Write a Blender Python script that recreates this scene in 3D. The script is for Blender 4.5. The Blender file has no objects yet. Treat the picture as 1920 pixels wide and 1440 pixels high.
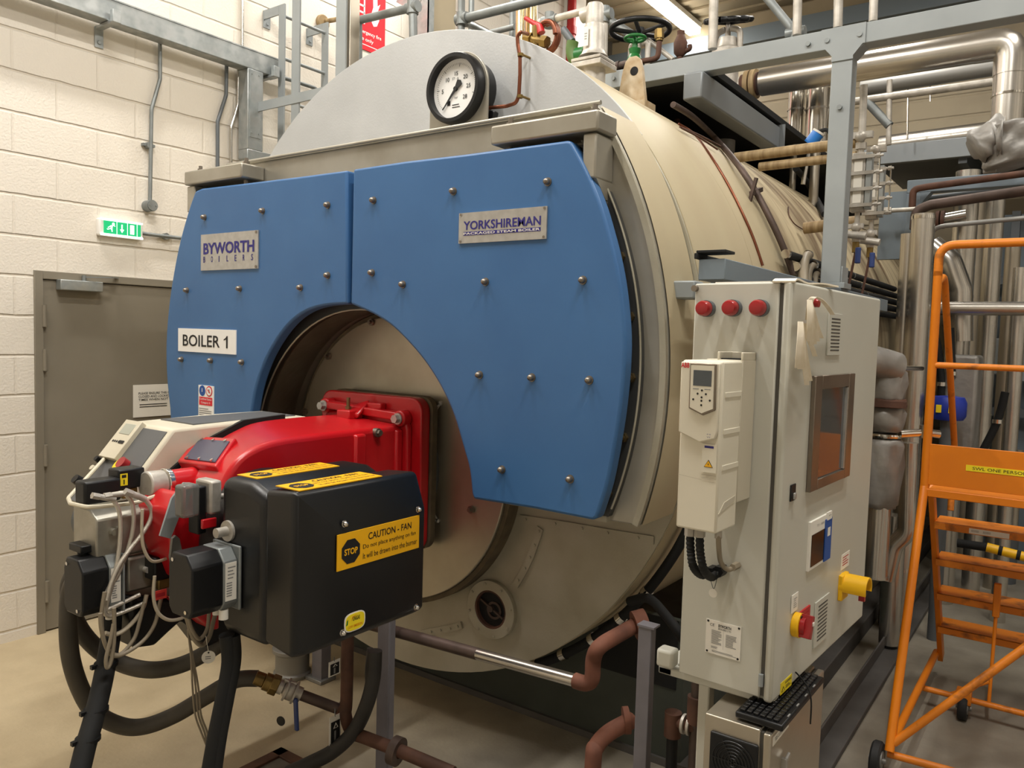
import bpy, bmesh, math, random
from mathutils import Vector, Matrix
random.seed(11)
scene = bpy.context.scene
COL = scene.collection
PI = math.pi
# ---------------------------------------------------------------- camera calibration (world: boiler axis +Y, front plate y=0, z up)
FPX = 1481.405
CAMP = Vector((2.489, -2.65, 1.77))
RW = [[0.8103977, 0.5851776, 0.0286848], [0.0601897, -0.0344544, -0.9975921], [-0.5827802, 0.8101729, -0.0631434]]
def ray(px, py):
    a, b = (px-960)/FPX, (py-720)/FPX
    return Vector([RW[0][k]*a + RW[1][k]*b + RW[2][k] for k in range(3)])
def U(px, py, ax, val):
    """point of the plane ax=val seen at a pixel: used to read measurements off the photograph"""
    d = ray(px, py); i = 'xyz'.index(ax); t = (val-CAMP[i])/d[i]
    return CAMP + d*t
# ---------------------------------------------------------------- materials
def lin(c):
    c = c/255.0
    return c/12.92 if c <= .04045 else ((c+.055)/1.055)**2.4
def rgb(h):
    if isinstance(h, str):
        h = h.lstrip('#'); h = tuple(int(h[i:i+2], 16) for i in (0, 2, 4))
    return tuple(lin(x) for x in h) + (1,)
MATS = {}
def mat(name, col, rough=.5, metal=0., col2=None, nscale=6., bump=0., bscale=80., spec=.5, emit=0., emcol=None, stretch=None, trans=0., coat=0., detail=4., lo=.35, hi=.65, rvar=0.):
    m = bpy.data.materials.new(name); m.use_nodes = True
    nt = m.node_tree; N = nt.nodes; L = nt.links; b = N['Principled BSDF']
    b.inputs['Base Color'].default_value = rgb(col)
    b.inputs['Roughness'].default_value = rough; b.inputs['Metallic'].default_value = metal
    b.inputs['Specular IOR Level'].default_value = spec
    if coat: b.inputs['Coat Weight'].default_value = coat; b.inputs['Coat Roughness'].default_value = .15
    if trans: b.inputs['Transmission Weight'].default_value = trans
    if emit:
        b.inputs['Emission Color'].default_value = rgb(emcol or col); b.inputs['Emission Strength'].default_value = emit
    if col2 or bump or rvar:
        tc = N.new('ShaderNodeTexCoord'); mp = N.new('ShaderNodeMapping'); L.new(tc.outputs['Object'], mp.inputs[0])
        if stretch: mp.inputs['Scale'].default_value = stretch
    if col2 or rvar:
        n = N.new('ShaderNodeTexNoise'); n.inputs['Scale'].default_value = nscale; n.inputs['Detail'].default_value = detail
        L.new(mp.outputs[0], n.inputs['Vector'])
        r = N.new('ShaderNodeMapRange'); r.inputs[1].default_value = lo; r.inputs[2].default_value = hi
        L.new(n.outputs['Fac'], r.inputs[0])
        if col2:
            mx = N.new('ShaderNodeMix'); mx.data_type = 'RGBA'
            mx.inputs[6].default_value = rgb(col); mx.inputs[7].default_value = rgb(col2)
            L.new(r.outputs[0], mx.inputs[0]); L.new(mx.outputs[2], b.inputs['Base Color'])
        if rvar:
            r2 = N.new('ShaderNodeMapRange'); r2.inputs[3].default_value = max(0, rough-rvar); r2.inputs[4].default_value = rough+rvar
            L.new(r.outputs[0], r2.inputs[0]); L.new(r2.outputs[0], b.inputs['Roughness'])
    if bump:
        n2 = N.new('ShaderNodeTexNoise'); n2.inputs['Scale'].default_value = bscale; n2.inputs['Detail'].default_value = 3
        L.new(mp.outputs[0], n2.inputs['Vector'])
        bp = N.new('ShaderNodeBump'); bp.inputs['Strength'].default_value = bump; bp.inputs['Distance'].default_value = .01
        L.new(n2.outputs['Fac'], bp.inputs['Height']); L.new(bp.outputs[0], b.inputs['Normal'])
    MATS[name] = m
    return m
# ---------------------------------------------------------------- mesh building
ORIGIN = {}
def V(*a): return Vector(a)
def frame(n):
    n = Vector(n).normalized()
    a = Vector((0, 0, 1)) if abs(n.z) < .9 else Vector((1, 0, 0))
    u = a.cross(n).normalized(); v = n.cross(u)
    return u, v, n
def spline(pts, k=8, closed=False):
    P = [Vector(p) for p in pts]; n = len(P); out = []
    rng = range(n if closed else n-1)
    for i in rng:
        if closed: p0, p1, p2, p3 = P[i-1], P[i], P[(i+1) % n], P[(i+2) % n]
        else: p0, p1, p2, p3 = P[max(i-1, 0)], P[i], P[i+1], P[min(i+2, n-1)]
        for j in range(k):
            t = j/k
            out.append(.5*((2*p1)+(p2-p0)*t+(2*p0-5*p1+4*p2-p3)*t*t+(3*p1-p0-3*p2+p3)*t**3))
    if not closed: out.append(P[-1])
    return out
def rounded(pts, r, k=6):
    P = [Vector(p) for p in pts]; out = [P[0]]
    for i in range(1, len(P)-1):
        a, b, c = P[i-1], P[i], P[i+1]
        d1, d2 = (a-b), (c-b); l1, l2 = d1.length, d2.length
        if l1 < 1e-6 or l2 < 1e-6: continue
        d1 /= l1; d2 /= l2
        ang = d1.angle(d2, PI)
        if ang > PI-.02: out.append(b); continue
        t = min(r/math.tan(ang/2), l1*.49, l2*.49)
        s, e = b+d1*t, b+d2*t
        for j in range(k+1):
            q = j/k
            out.append(s*(1-q)**2+b*2*q*(1-q)+e*q*q)
    out.append(P[-1]); return out
TXT = {}
def text_data(s, bold):
    key = (s, bold)
    if key in TXT: return TXT[key]
    cu = bpy.data.curves.new('t', 'FONT'); cu.body = s; cu.resolution_u = 3
    cu.offset = bold; cu.fill_mode = 'FRONT'
    o = bpy.data.objects.new('t', cu); COL.objects.link(o)
    me = bpy.data.meshes.new_from_object(o)
    vs = [v.co.copy() for v in me.vertices]; fs = [tuple(p.vertices) for p in me.polygons]
    bpy.data.objects.remove(o); bpy.data.curves.remove(cu); bpy.data.meshes.remove(me)
    TXT[key] = (vs, fs); return TXT[key]
class Fr:
    """a flat rectangle in space: centre, right, up, outward"""
    def __init__(s, c, ux, uy, w, h):
        s.c = Vector(c); s.ux = Vector(ux).normalized(); s.uy = Vector(uy).normalized(); s.n = s.ux.cross(s.uy); s.w = w; s.h = h
    def p(s, a, b, off=0): return s.c + s.ux*(a-.5)*s.w + s.uy*(b-.5)*s.h + s.n*off
def quad(px4, ax, val):
    """TL TR BR BL pixels of an upright rectangle that lies in the plane ax=val"""
    a, b, c, d = [U(p[0], p[1], ax, val) for p in px4]
    cen = (a+b+c+d)/4
    ux = V(1, 0, 0) if ax == 'y' else V(0, 1, 0)
    w = ((b-a).dot(ux)+(c-d).dot(ux))/2; h = ((a-d).z+(b-c).z)/2
    return Fr(cen, ux, V(0, 0, 1), w, h)
class MB:
    def __init__(s): s.v = []; s.f = []; s.m = []; s.mi = 0
    def mat(s, i): s.mi = i; return s
    def add(s, vs, fs):
        k = len(s.v); s.v += [Vector(p) for p in vs]
        for f in fs: s.f.append(tuple(i+k for i in f)); s.m.append(s.mi)
        return s
    def hexa(s, p):
        return s.add(p, [(0, 3, 2, 1), (4, 5, 6, 7), (0, 1, 5, 4), (1, 2, 6, 5), (2, 3, 7, 6), (3, 0, 4, 7)])
    def box(s, a, b):
        x0, x1 = sorted((a[0], b[0])); y0, y1 = sorted((a[1], b[1])); z0, z1 = sorted((a[2], b[2]))
        return s.hexa([(x0, y0, z0), (x1, y0, z0), (x1, y1, z0), (x0, y1, z0), (x0, y0, z1), (x1, y0, z1), (x1, y1, z1), (x0, y1, z1)])
    def cbox(s, c, d): return s.box([c[i]-d[i]/2 for i in range(3)], [c[i]+d[i]/2 for i in range(3)])
    def slab(s, fr, x0, y0, x1, y1, o0, o1):
        return s.hexa([fr.p(x0, y0, o0), fr.p(x1, y0, o0), fr.p(x1, y1, o0), fr.p(x0, y1, o0), fr.p(x0, y0, o1), fr.p(x1, y0, o1), fr.p(x1, y1, o1), fr.p(x0, y1, o1)])
    def bar(s, p0, p1, w, h, up=(0, 0, 1)):
        p0, p1 = Vector(p0), Vector(p1); d = (p1-p0).normalized(); u = Vector(up)
        if abs(d.dot(u)) > .98: u = V(0, 1, 0)
        a = d.cross(u).normalized(); b = a.cross(d)
        a *= w/2; b *= h/2
        return s.hexa([p0-a-b, p0+a-b, p0+a+b, p0-a+b, p1-a-b, p1+a-b, p1+a+b, p1-a+b])
    def cyl(s, p0, p1, r0, r1=None, n=24, caps=True):
        p0, p1 = Vector(p0), Vector(p1); r1 = r0 if r1 is None else r1
        u, v, w = frame(p1-p0); vs = []
        for p, r in ((p0, r0), (p1, r1)):
            for i in range(n):
                a = 2*PI*i/n; vs.append(p+u*math.cos(a)*r+v*math.sin(a)*r)
        fs = [(i, (i+1) % n, n+(i+1) % n, n+i) for i in range(n)]
        if caps: fs += [tuple(reversed(range(n))), tuple(range(n, 2*n))]
        return s.add(vs, fs)
    def lathe(s, prof, o, ax, n=28, close=False):
        o = Vector(o); u, v, w = frame(ax); vs = []; m = len(prof)
        for r, h in prof:
            for i in range(n):
                a = 2*PI*i/n; vs.append(o+w*h+(u*math.cos(a)+v*math.sin(a))*max(r, 1e-5))
        fs = []
        for j in range(m if close else m-1):
            j2 = (j+1) % m
            fs += [(j*n+i, j*n+(i+1) % n, j2*n+(i+1) % n, j2*n+i) for i in range(n)]
        if not close: fs += [tuple(reversed(range(n))), tuple(range((m-1)*n, m*n))]
        return s.add(vs, fs)
    def ring(s, c, ax, r0, r1, h, n=48):
        return s.lathe([(r0, 0), (r1, 0), (r1, h), (r0, h)], c, ax, n, True)
    def torus(s, c, ax, R, r, n=36, k=10):
        return s.lathe([(R+r*math.cos(2*PI*j/k), r*math.sin(2*PI*j/k)) for j in range(k)], c, ax, n, True)
    def ball(s, c, r, n=14, sq=1.):
        k = n//2+1
        return s.lathe([(r*math.sin(PI*j/k), -r*sq*math.cos(PI*j/k)) for j in range(k+1)], c, (0, 0, 1), n)
    def tube(s, pts, r, n=12, caps=True):
        P = [Vector(p) for p in pts]; P = [P[0]]+[P[i] for i in range(1, len(P)) if (P[i]-P[i-1]).length > 1e-5]
        t0 = (P[1]-P[0]).normalized(); u, v, _ = frame(t0); vs = []
        rr = r if isinstance(r, (list, tuple)) else [r]*len(P)
        for i, p in enumerate(P):
            t = (P[min(i+1, len(P)-1)]-P[max(i-1, 0)]).normalized()
            u = (u-t*u.dot(t)).normalized(); v = t.cross(u)
            for j in range(n):
                a = 2*PI*j/n; vs.append(p+(u*math.cos(a)+v*math.sin(a))*rr[min(i, len(rr)-1)])
        fs = []
        for i in range(len(P)-1):
            fs += [(i*n+j, i*n+(j+1) % n, (i+1)*n+(j+1) % n, (i+1)*n+j) for j in range(n)]
        if caps: fs += [tuple(reversed(range(n))), tuple(range((len(P)-1)*n, len(P)*n))]
        return s.add(vs, fs)
    def ribbon(s, pts, wvec, th=.002):
        P = [Vector(p) for p in pts]; w = Vector(wvec)/2; vs = []
        for i, p in enumerate(P):
            t = (P[min(i+1, len(P)-1)]-P[max(i-1, 0)]).normalized(); n = t.cross(w).normalized()*th/2
            vs += [p-w-n, p+w-n, p+w+n, p-w+n]
        fs = []
        for i in range(len(P)-1):
            for j in range(4): fs.append((i*4+j, i*4+(j+1) % 4, i*4+4+(j+1) % 4, i*4+4+j))
        fs += [(3, 2, 1, 0), tuple((len(P)-1)*4+j for j in range(4))]
        return s.add(vs, fs)
    def prism(s, loop, vec):
        P = [Vector(p) for p in loop]; n = len(P); q = [p+Vector(vec) for p in P]
        return s.add(P+q, [tuple(range(n)), tuple(reversed(range(n, 2*n)))]+[(i, n+i, n+(i+1) % n, (i+1) % n) for i in range(n)])
    def loft(s, A, B, close=True):
        n = len(A)
        fs = [(i, (i+1) % n, n+(i+1) % n, n+i) for i in range(n if close else n-1)]
        if close: fs += [tuple(reversed(range(n))), tuple(range(n, 2*n))]
        return s.add(list(A)+list(B), fs)
    def hexb(s, p, ax, r, h):
        p = Vector(p); return s.cyl(p, p+Vector(ax).normalized()*h, r, r, 6)
    def acorn(s, p, ax, r):
        return s.lathe([(r*1.3, 0), (r*1.3, r*.3), (r, r*.3), (r, r*1.1), (r*.75, r*1.7), (r*.3, r*2.0)], p, ax, 12)
    def text(s, t, fr, box, off=.001, bold=0., keep=False):
        vs, fs = text_data(t, bold)
        if not vs: return s
        x0 = min(v.x for v in vs); x1 = max(v.x for v in vs); y0 = min(v.y for v in vs); y1 = max(v.y for v in vs)
        bx0, by0, bx1, by1 = box; sx = (bx1-bx0)/(x1-x0); sy = (by1-by0)/max(y1-y0, 1e-6)
        if keep:
            k = min(sx*fr.w, sy*fr.h); cx = (bx0+bx1)/2; cy = (by0+by1)/2; sx = k/fr.w; sy = k/fr.h
            bx0 = cx-sx*(x1-x0)/2; by0 = cy-sy*(y1-y0)/2
        return s.add([fr.p(bx0+(v.x-x0)*sx, by0+(v.y-y0)*sy, off) for v in vs], fs)
    def poly(s, fr, pts, off=.001): return s.add([fr.p(a, b, off) for a, b in pts], [tuple(range(len(pts)))])
    def disc(s, fr, cx, cy, r, off=.001, n=24, a0=0.):
        return s.add([fr.p(cx+math.cos(a0+2*PI*i/n)*r/fr.w, cy+math.sin(a0+2*PI*i/n)*r/fr.h, off) for i in range(n)], [tuple(range(n))])
    def lines(s, fr, x0, x1, y0, y1, n, off=.001, fill=.5):
        for i in range(n):
            y = y1-(i+.5)*(y1-y0)/n; h = (y1-y0)/n*fill/2; e = x1-(x1-x0)*random.choice((0, .05, .15, .3))
            s.poly(fr, [(x0, y-h), (e, y-h), (e, y+h), (x0, y+h)], off)
        return s
    def build(s, name, mats, parent=None, bevel=0., seg=2, sharp=38, loc=None, recalc=True):
        me = bpy.data.meshes.new(name)
        if not isinstance(mats, (list, tuple)): mats = [mats]
        o = bpy.data.objects.new(name, me); COL.objects.link(o)
        root = parent
        while root is not None and root.parent is not None: root = root.parent
        org = ORIGIN.get(root.name, V(0, 0, 0)) if root is not None else (Vector(loc) if loc else V(0, 0, 0))
        me.from_pydata([p-org for p in s.v], [], s.f)
        for m in mats: me.materials.append(MATS[m] if isinstance(m, str) else m)
        for p, i in zip(me.polygons, s.m): p.material_index = min(i, len(mats)-1)
        if recalc:
            bm = bmesh.new(); bm.from_mesh(me); bmesh.ops.recalc_face_normals(bm, faces=bm.faces[:]); bm.to_mesh(me); bm.free()
        for p in me.polygons: p.use_smooth = True
        me.set_sharp_from_angle(angle=math.radians(sharp))
        if parent is not None: o.parent = parent
        else:
            o.location = org; ORIGIN[o.name] = org
        if bevel:
            md = o.modifiers.new('bevel', 'BEVEL'); md.width = bevel; md.segments = seg; md.limit_method = 'ANGLE'; md.angle_limit = math.radians(35)
            md.harden_normals = False
        return o
def tag(o, label, cat, group=None, kind=None):
    o['label'] = label; o['category'] = cat
    if group: o['group'] = group
    if kind: o['kind'] = kind
    return o
def thing(name, label, cat, loc, group=None, local=False, rz=0.):
    o = bpy.data.objects.new(name, None); COL.objects.link(o); o.empty_display_size = .1
    o.location = loc; o.rotation_euler = (0, 0, rz)
    ORIGIN[o.name] = V(0, 0, 0) if local else Vector(loc)
    return tag(o, label, cat, group)
def struct(mb, name, mats, **k):
    o = mb.build(name, mats, **k); o['kind'] = 'structure'; return o
def dup(root, loc, label, rz=None):
    r = root.copy(); COL.objects.link(r); r.location = loc; r['label'] = label
    if rz is not None: r.rotation_euler = (0, 0, rz)
    for ch in list(root.children):
        c = ch.copy(); COL.objects.link(c); c.parent = r
        for g in list(ch.children):
            d = g.copy(); COL.objects.link(d); d.parent = c
    return r
# ================================================================= MATERIALS
mat('floor', 'b8a88c', .55, 0, 'a39377', 2.2, .12, 60, lo=.3, hi=.75, rvar=.12)
mat('concrete_dark', '6d6860', .75, 0, '57524b', 8, .2, 60)
mat('ceiling', 'a89c84', .8)
mat('clad', 'b3a68c', .6, 0, 'a3967e', 1.5)
mat('clad_dark', '57524a', .7)
mat('galv', 'b4b8b8', .45, .75, '9fa5a6', 14, .03, 40, detail=2, rvar=.1)
mat('galv_dull', '8f9494', .5, .6, '7e8383', 9)
mat('steel_grey', '9aa0a2', .5, .15, '8f9597', 3)
mat('deckgrey', '82878a', .4, .35)
mat('steel_dark', '5f6468', .5, .2)
mat('slate', '75818a', .5, .1)
mat('blue', '3a6699', .42, 0, '3f6c9f', 3, .015, 90, spec=.45)
mat('bolt', '8a8278', .4, .85)
mat('brassbolt', '7d6d4d', .45, .85)
mat('rope', '5a5040', .8, 0, '6b5f49', 20)
mat('shell', 'bfb293', .5, .05, 'b9aa8c', 1.6, .02, 30, stretch=(1, 3, 1), lo=.4, hi=.75)
mat('shell_old', 'c6b796', .55, .05, '6f5640', 1.1, .05, 30, stretch=(1, 6, 1), lo=.47, hi=.66, detail=10)
mat('shell_grey', '8b8b84', .5, .5)
mat('platesilver', 'bcbebf', .45, .25, 'b1b3b4', 2.5, .06, 120)
mat('platebeige', 'b3ae9e', .5, .25, 'a39d8a', 4, .06, 140)
mat('sbgrey', 'aeaa9f', .38, .55, '9f9a8d', 5, .02, 60)
mat('sbdark', '4a4b4b', .45, .4)
mat('tunnel', '51483a', .6, .3, '443c30', 5)
mat('discsteel', 'b7b09f', .36, .65, 'a59d8b', 3, .01, 80, rvar=.06)
mat('whiteplate', 'f0f0ee', .5)
mat('alu', 'bdbcb8', .35, .6, 'b0aeaa', 30)
mat('navy', '28217a', .5)
mat('ink', '151515', .6)
mat('inkred', 'b5202a', .6)
mat('inkblue', '1f4f9c', .6)
mat('inkgrey', '8a8a88', .6)
mat('gold_label', 'f2b411', .45)
mat('label_yellow', 'f0d820', .5)
mat('black', '0e0f11', .42, 0, spec=.4)
mat('black_satin', '0f1012', .36, 0, bump=.02, bscale=200)
mat('rubber', '262422', .6, 0, '33302c', 12)
mat('rubber_hose', '4a453c', .6, 0, '3d3932', 8, .03, 60)
mat('cable_grey', '8a7f6c', .5)
mat('cable_light', 'b8ad98', .45)
mat('braid', 'cfc9bd', .35, .7, bump=.3, bscale=400)
mat('red', 'c5161f', .33, 0, 'b9121b', 4, coat=.25)
mat('redplastic', '9c1118', .3, coat=.3)
mat('redtag', 'e8443c', .6)
mat('stainless', 'c9c5be', .24, .95, bump=.01, bscale=20, rvar=.0)
mat('stainless_soft', 'c0b8a9', .36, .85, 'b2a999', 3)
mat('clad_pipe', 'd2cec6', .27, .92, 'c4bfb6', 2.5, .02, 6)
mat('castsilver', 'c6c1b8', .48, .45, 'aaa49a', 18, .1, 60)
mat('castblock', 'b0ada3', .38, .75, '9b978b', 12)
mat('brass', '947c48', .4, .8, '78633a', 20)
mat('gilt', 'c9b58a', .22, .95)
mat('copper', '7d4e3c', .4, .8, '77442f', 8)
mat('brownpipe', '5c4c45', .55, .4, '4a3d36', 9)
mat('rustpipe', '664536', .7, .2, '4c3429', 12)
mat('rustred', '7a4c3a', .8, .0, '5f3a2c', 10)
mat('lugpaint', 'cbbda4', .6, 0, 'a98f6a', 12)
mat('oldpaintpipe', 'ad966f', .6, .1, '866f4c', 6, stretch=(6, 1, 1))
mat('green', '1f7a35', .4, 0, '176329', 12)
mat('greenolive', '4f6b30', .5)
mat('cab', 'c6c5ba', .45, 0, 'bfbdb1', 1.5)
mat('cabgap', '4b4842', .6)
mat('drivewhite', 'e0dac8', .5)
mat('drivegrey', 'c9c2b0', .5)
mat('lcd', '4d5358', .25)
mat('lcdlight', 'a9ab9d', .3)
mat('frame_brown', '8c8174', .32, .75, '7d7266', 6)
mat('glassdark', '3e4248', .06, 0, spec=.8)
mat('screen', '08090a', .14, spec=.35)
mat('ribbon', 'f3e9d6', .75, 0, 'e8dcc4', 30)
mat('yellow', 'f0b90a', .45)
mat('orange', 'e5820e', .4, 0, 'db790e', 5, .02, 60)
mat('orange_worn', 'df8019', .48, 0, '6b3d17', 14, .04, 60, lo=.56, hi=.76)
mat('tyre', '1b1b1c', .7)
mat('jacket', 'a09d98', .48, .35, '86837e', 5, .8, 9)
mat('lagging', 'a8a094', .8, 0, '938b7f', 5, .2, 20)
mat('foamblack', '0f1010', .8)
mat('chrome', 'dedbd5', .14, 1.)
mat('bluevalve', '2c3f74', .45)
mat('bluemotor', '1f36a0', .4)
mat('bluecap', '2e7fd6', .4)
mat('doorgrey', '857e70', .45, 0, '7d7668', 2)
mat('paper', 'e8e4da', .7)
mat('cream', 'd6cfbb', .5, 0, 'cbc3ad', 6)
mat('panelgrey', '5d5e5f', .5)
mat('plategrey', '55566a', .35, .3)
mat('clearplast', '9a9894', .12, 0, trans=.6)
mat('firered', 'd8202f', .5)
mat('pipered', 'b81f22', .4)
mat('exitgreen', '0d9a5f', .4, emit=1.1)
mat('exitwhite', 'f4fbf6', .4, emit=1.6)
mat('exitcase', 'f1f0ec', .35)
mat('tubelight', 'fff3df', .5, emit=14)
mat('base_green', '3f443d', .6, 0, '373b34', 5)
mat('railgrey', '565350', .65, 0, '494643', 6)
mat('legpaint', '77747a', .55, 0, '6b686d', 8)
mat('ledger', '8a8985', .45, .4)
mat('stain', '4e4436', .7)
# painted block wall: stretcher bond in real courses
def wall_mat():
    m = bpy.data.materials.new('painted_block'); m.use_nodes = True; nt = m.node_tree; N = nt.nodes; L = nt.links; b = N['Principled BSDF']
    def math_(op, a, bb=None, c=None):
        n = N.new('ShaderNodeMath'); n.operation = op
        for k, v in enumerate((a, bb, c)):
            if v is None: continue
            if isinstance(v, (int, float)): n.inputs[k].default_value = v
            else: L.new(v, n.inputs[k])
        return n.outputs[0]
    tc = N.new('ShaderNodeTexCoord'); sp = N.new('ShaderNodeSeparateXYZ'); L.new(tc.outputs['Object'], sp.inputs[0])
    wob = N.new('ShaderNodeTexNoise'); wob.inputs['Scale'].default_value = 9; wob.inputs['Detail'].default_value = 4; L.new(tc.outputs['Object'], wob.inputs['Vector'])
    zz = math_('MULTIPLY_ADD', wob.outputs['Fac'], .010, sp.outputs['Z'])
    row = math_('DIVIDE', math_('ADD', zz, .1495), .2163)
    d = math_('ABSOLUTE', math_('SUBTRACT', math_('FRACT', math_('ADD', row, .5)), .5))
    mh = N.new('ShaderNodeMapRange'); mh.interpolation_type = 'SMOOTHSTEP'; mh.inputs[1].default_value = .012; mh.inputs[2].default_value = .045; mh.inputs[3].default_value = 1; mh.inputs[4].default_value = 0; L.new(d, mh.inputs[0])
    off = math_('MULTIPLY', math_('MODULO', math_('FLOOR', row), 2), .5)
    col = math_('ADD', math_('DIVIDE', math_('ADD', sp.outputs['Y'], 20.1), .45), off)
    dv = math_('ABSOLUTE', math_('SUBTRACT', math_('FRACT', col), .5))
    mv = N.new('ShaderNodeMapRange'); mv.interpolation_type = 'SMOOTHSTEP'; mv.inputs[1].default_value = .006; mv.inputs[2].default_value = .022; mv.inputs[3].default_value = .28; mv.inputs[4].default_value = 0; L.new(dv, mv.inputs[0])
    j_ = math_('MAXIMUM', mh.outputs[0], mv.outputs[0])
    mx = N.new('ShaderNodeMix'); mx.data_type = 'RGBA'; mx.inputs[6].default_value = rgb('e6dfd3'); mx.inputs[7].default_value = rgb('cfc5b5'); L.new(math_('MULTIPLY', j_, .8), mx.inputs[0]); L.new(mx.outputs[2], b.inputs['Base Color'])
    b.inputs['Roughness'].default_value = .6
    nz = N.new('ShaderNodeTexNoise'); nz.inputs['Scale'].default_value = 75; nz.inputs['Detail'].default_value = 4; L.new(tc.outputs['Object'], nz.inputs['Vector'])
    h = math_('MULTIPLY_ADD', nz.outputs['Fac'], .35, math_('SUBTRACT', 1, j_))
    bp = N.new('ShaderNodeBump'); bp.inputs['Strength'].default_value = .7; bp.inputs['Distance'].default_value = .010
    L.new(h, bp.inputs['Height']); L.new(bp.outputs[0], b.inputs['Normal'])
    MATS['block'] = m
wall_mat()
# floor: tan at the left, blending to a darker grey at the right
def floor_mat():
    m = MATS['floor']; nt = m.node_tree; N = nt.nodes; L = nt.links; b = N['Principled BSDF']
    tc = N.new('ShaderNodeTexCoord'); sp = N.new('ShaderNodeSeparateXYZ'); L.new(tc.outputs['Object'], sp.inputs[0])
    nz = N.new('ShaderNodeTexNoise'); nz.inputs['Scale'].default_value = 1.3; nz.inputs['Detail'].default_value = 5; L.new(tc.outputs['Object'], nz.inputs['Vector'])
    ma = N.new('ShaderNodeMath'); ma.operation = 'MULTIPLY_ADD'; ma.inputs[1].default_value = 1.2; L.new(nz.outputs['Fac'], ma.inputs[0]); L.new(sp.outputs['X'], ma.inputs[2])
    mr = N.new('ShaderNodeMapRange'); mr.inputs[1].default_value = -.1; mr.inputs[2].default_value = 1.3; L.new(ma.outputs[0], mr.inputs[0])
    n2 = N.new('ShaderNodeTexNoise'); n2.inputs['Scale'].default_value = 5; n2.inputs['Detail'].default_value = 7; L.new(tc.outputs['Object'], n2.inputs['Vector'])
    m2 = N.new('ShaderNodeMapRange'); m2.inputs[1].default_value = .35; m2.inputs[2].default_value = .7; L.new(n2.outputs['Fac'], m2.inputs[0])
    c1 = N.new('ShaderNodeMix'); c1.data_type = 'RGBA'; c1.inputs[6].default_value = rgb('bfae8e'); c1.inputs[7].default_value = rgb('b09f80'); L.new(m2.outputs[0], c1.inputs[0])
    c2 = N.new('ShaderNodeMix'); c2.data_type = 'RGBA'; c2.inputs[6].default_value = rgb('918a7c'); c2.inputs[7].default_value = rgb('7d766a'); L.new(m2.outputs[0], c2.inputs[0])
    c3 = N.new('ShaderNodeMix'); c3.data_type = 'RGBA'; L.new(mr.outputs[0], c3.inputs[0]); L.new(c1.outputs[2], c3.inputs[6]); L.new(c2.outputs[2], c3.inputs[7])
    L.new(c3.outputs[2], b.inputs['Base Color'])
floor_mat()
# ================================================================= ROOM
XW = -2.2; YB = 6.5; ZC = 5.55
m = MB().box((-4.2, -5.5, -.2), (6, YB+.2, 0)); struct(m, 'floor', 'floor')
m = MB().box((-4.2, -5.5, ZC), (6, YB+.2, ZC+.2))
for i in range(46): m.box((-4.1, -5.4+i*.26, ZC-.025), (6, -5.4+i*.26+.09, ZC-.001))
struct(m, 'ceiling', 'ceiling')
# left block wall with the door opening
DY0, DY1, DZ = -.655, .43, 2.045
m = MB().box((XW-.25, -5.5, 0), (XW, DY0, ZC)).box((XW-.25, DY1, 0), (XW, 5.0, ZC)).box((XW-.25, DY0, DZ), (XW, DY1, ZC))
struct(m, 'wall_left', 'block')
m = MB().box((-2.75, 5.0, 0), (-2.65, YB, ZC)).box((-2.75, 5.0, 0), (XW-.25, 5.05, ZC)); struct(m, 'wall_left_rear', 'clad_dark')
m = MB().box((-4.2, YB, 0), (6, YB+.2, ZC))
for i in range(26): m.box((-4.2, YB-.012, .1+i*.21), (6, YB, .1+i*.21+.185))
struct(m, 'wall_back', 'clad', bevel=.006, seg=1)
m = MB().box((5.8, -5.5, 0), (6, YB, ZC)); struct(m, 'wall_right', 'block')
for i, y in enumerate((-4.6, -2.9, -1.2, .5, 2.2, 3.9, 5.6)): struct(MB().box((5.5, y, 0), (5.8, y+.3, ZC)), 'trim_%d' % (4+i), 'steel_dark')  # unseen dark columns, added so the stainless pipes reflect contrasting streaks
m = MB().box((-4.2, -5.7, 0), (6, -5.5, ZC)); struct(m, 'wall_front', 'block')
# cladding rails and boxed pilaster
m = MB().box((-4.2, YB-.16, 5.15), (6, YB-.013, 5.33)); struct(m, 'trim_1', 'slate')
p = U(805, 20, 'x', XW); q = U(846, 20, 'x', XW)
m = MB().box((XW, p.y, 0), (XW+.05, q.y, ZC)); struct(m, 'trim_2', 'clad')
m = MB().box((XW, 4.62, 0), (XW+.04, 5.0, ZC)); struct(m, 'trim_3', 'whiteplate')
# drain gully in the floor
m = MB()
g0, g1 = V(-.14, -1.1, 0), V(.30, -.58, 0)
m.box((g0.x, g0.y, .0), (g1.x, g0.y+.05, .012)).box((g0.x, g1.y-.05, 0), (g1.x, g1.y, .012)).box((g0.x, g0.y, 0), (g0.x+.05, g1.y, .012)).box((g1.x-.05, g0.y, 0), (g1.x, g1.y, .012))
m.mat(1).box((g0.x+.05, g0.y+.05, .0005), (g1.x-.05, g1.y-.05, .004))
tag(m.build('floor_gully', ['rustpipe', 'concrete_dark'], bevel=.003, loc=(g0.x, g0.y, 0)), 'square rusty-framed drain gully set in the floor under the burner', 'drain')
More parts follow.
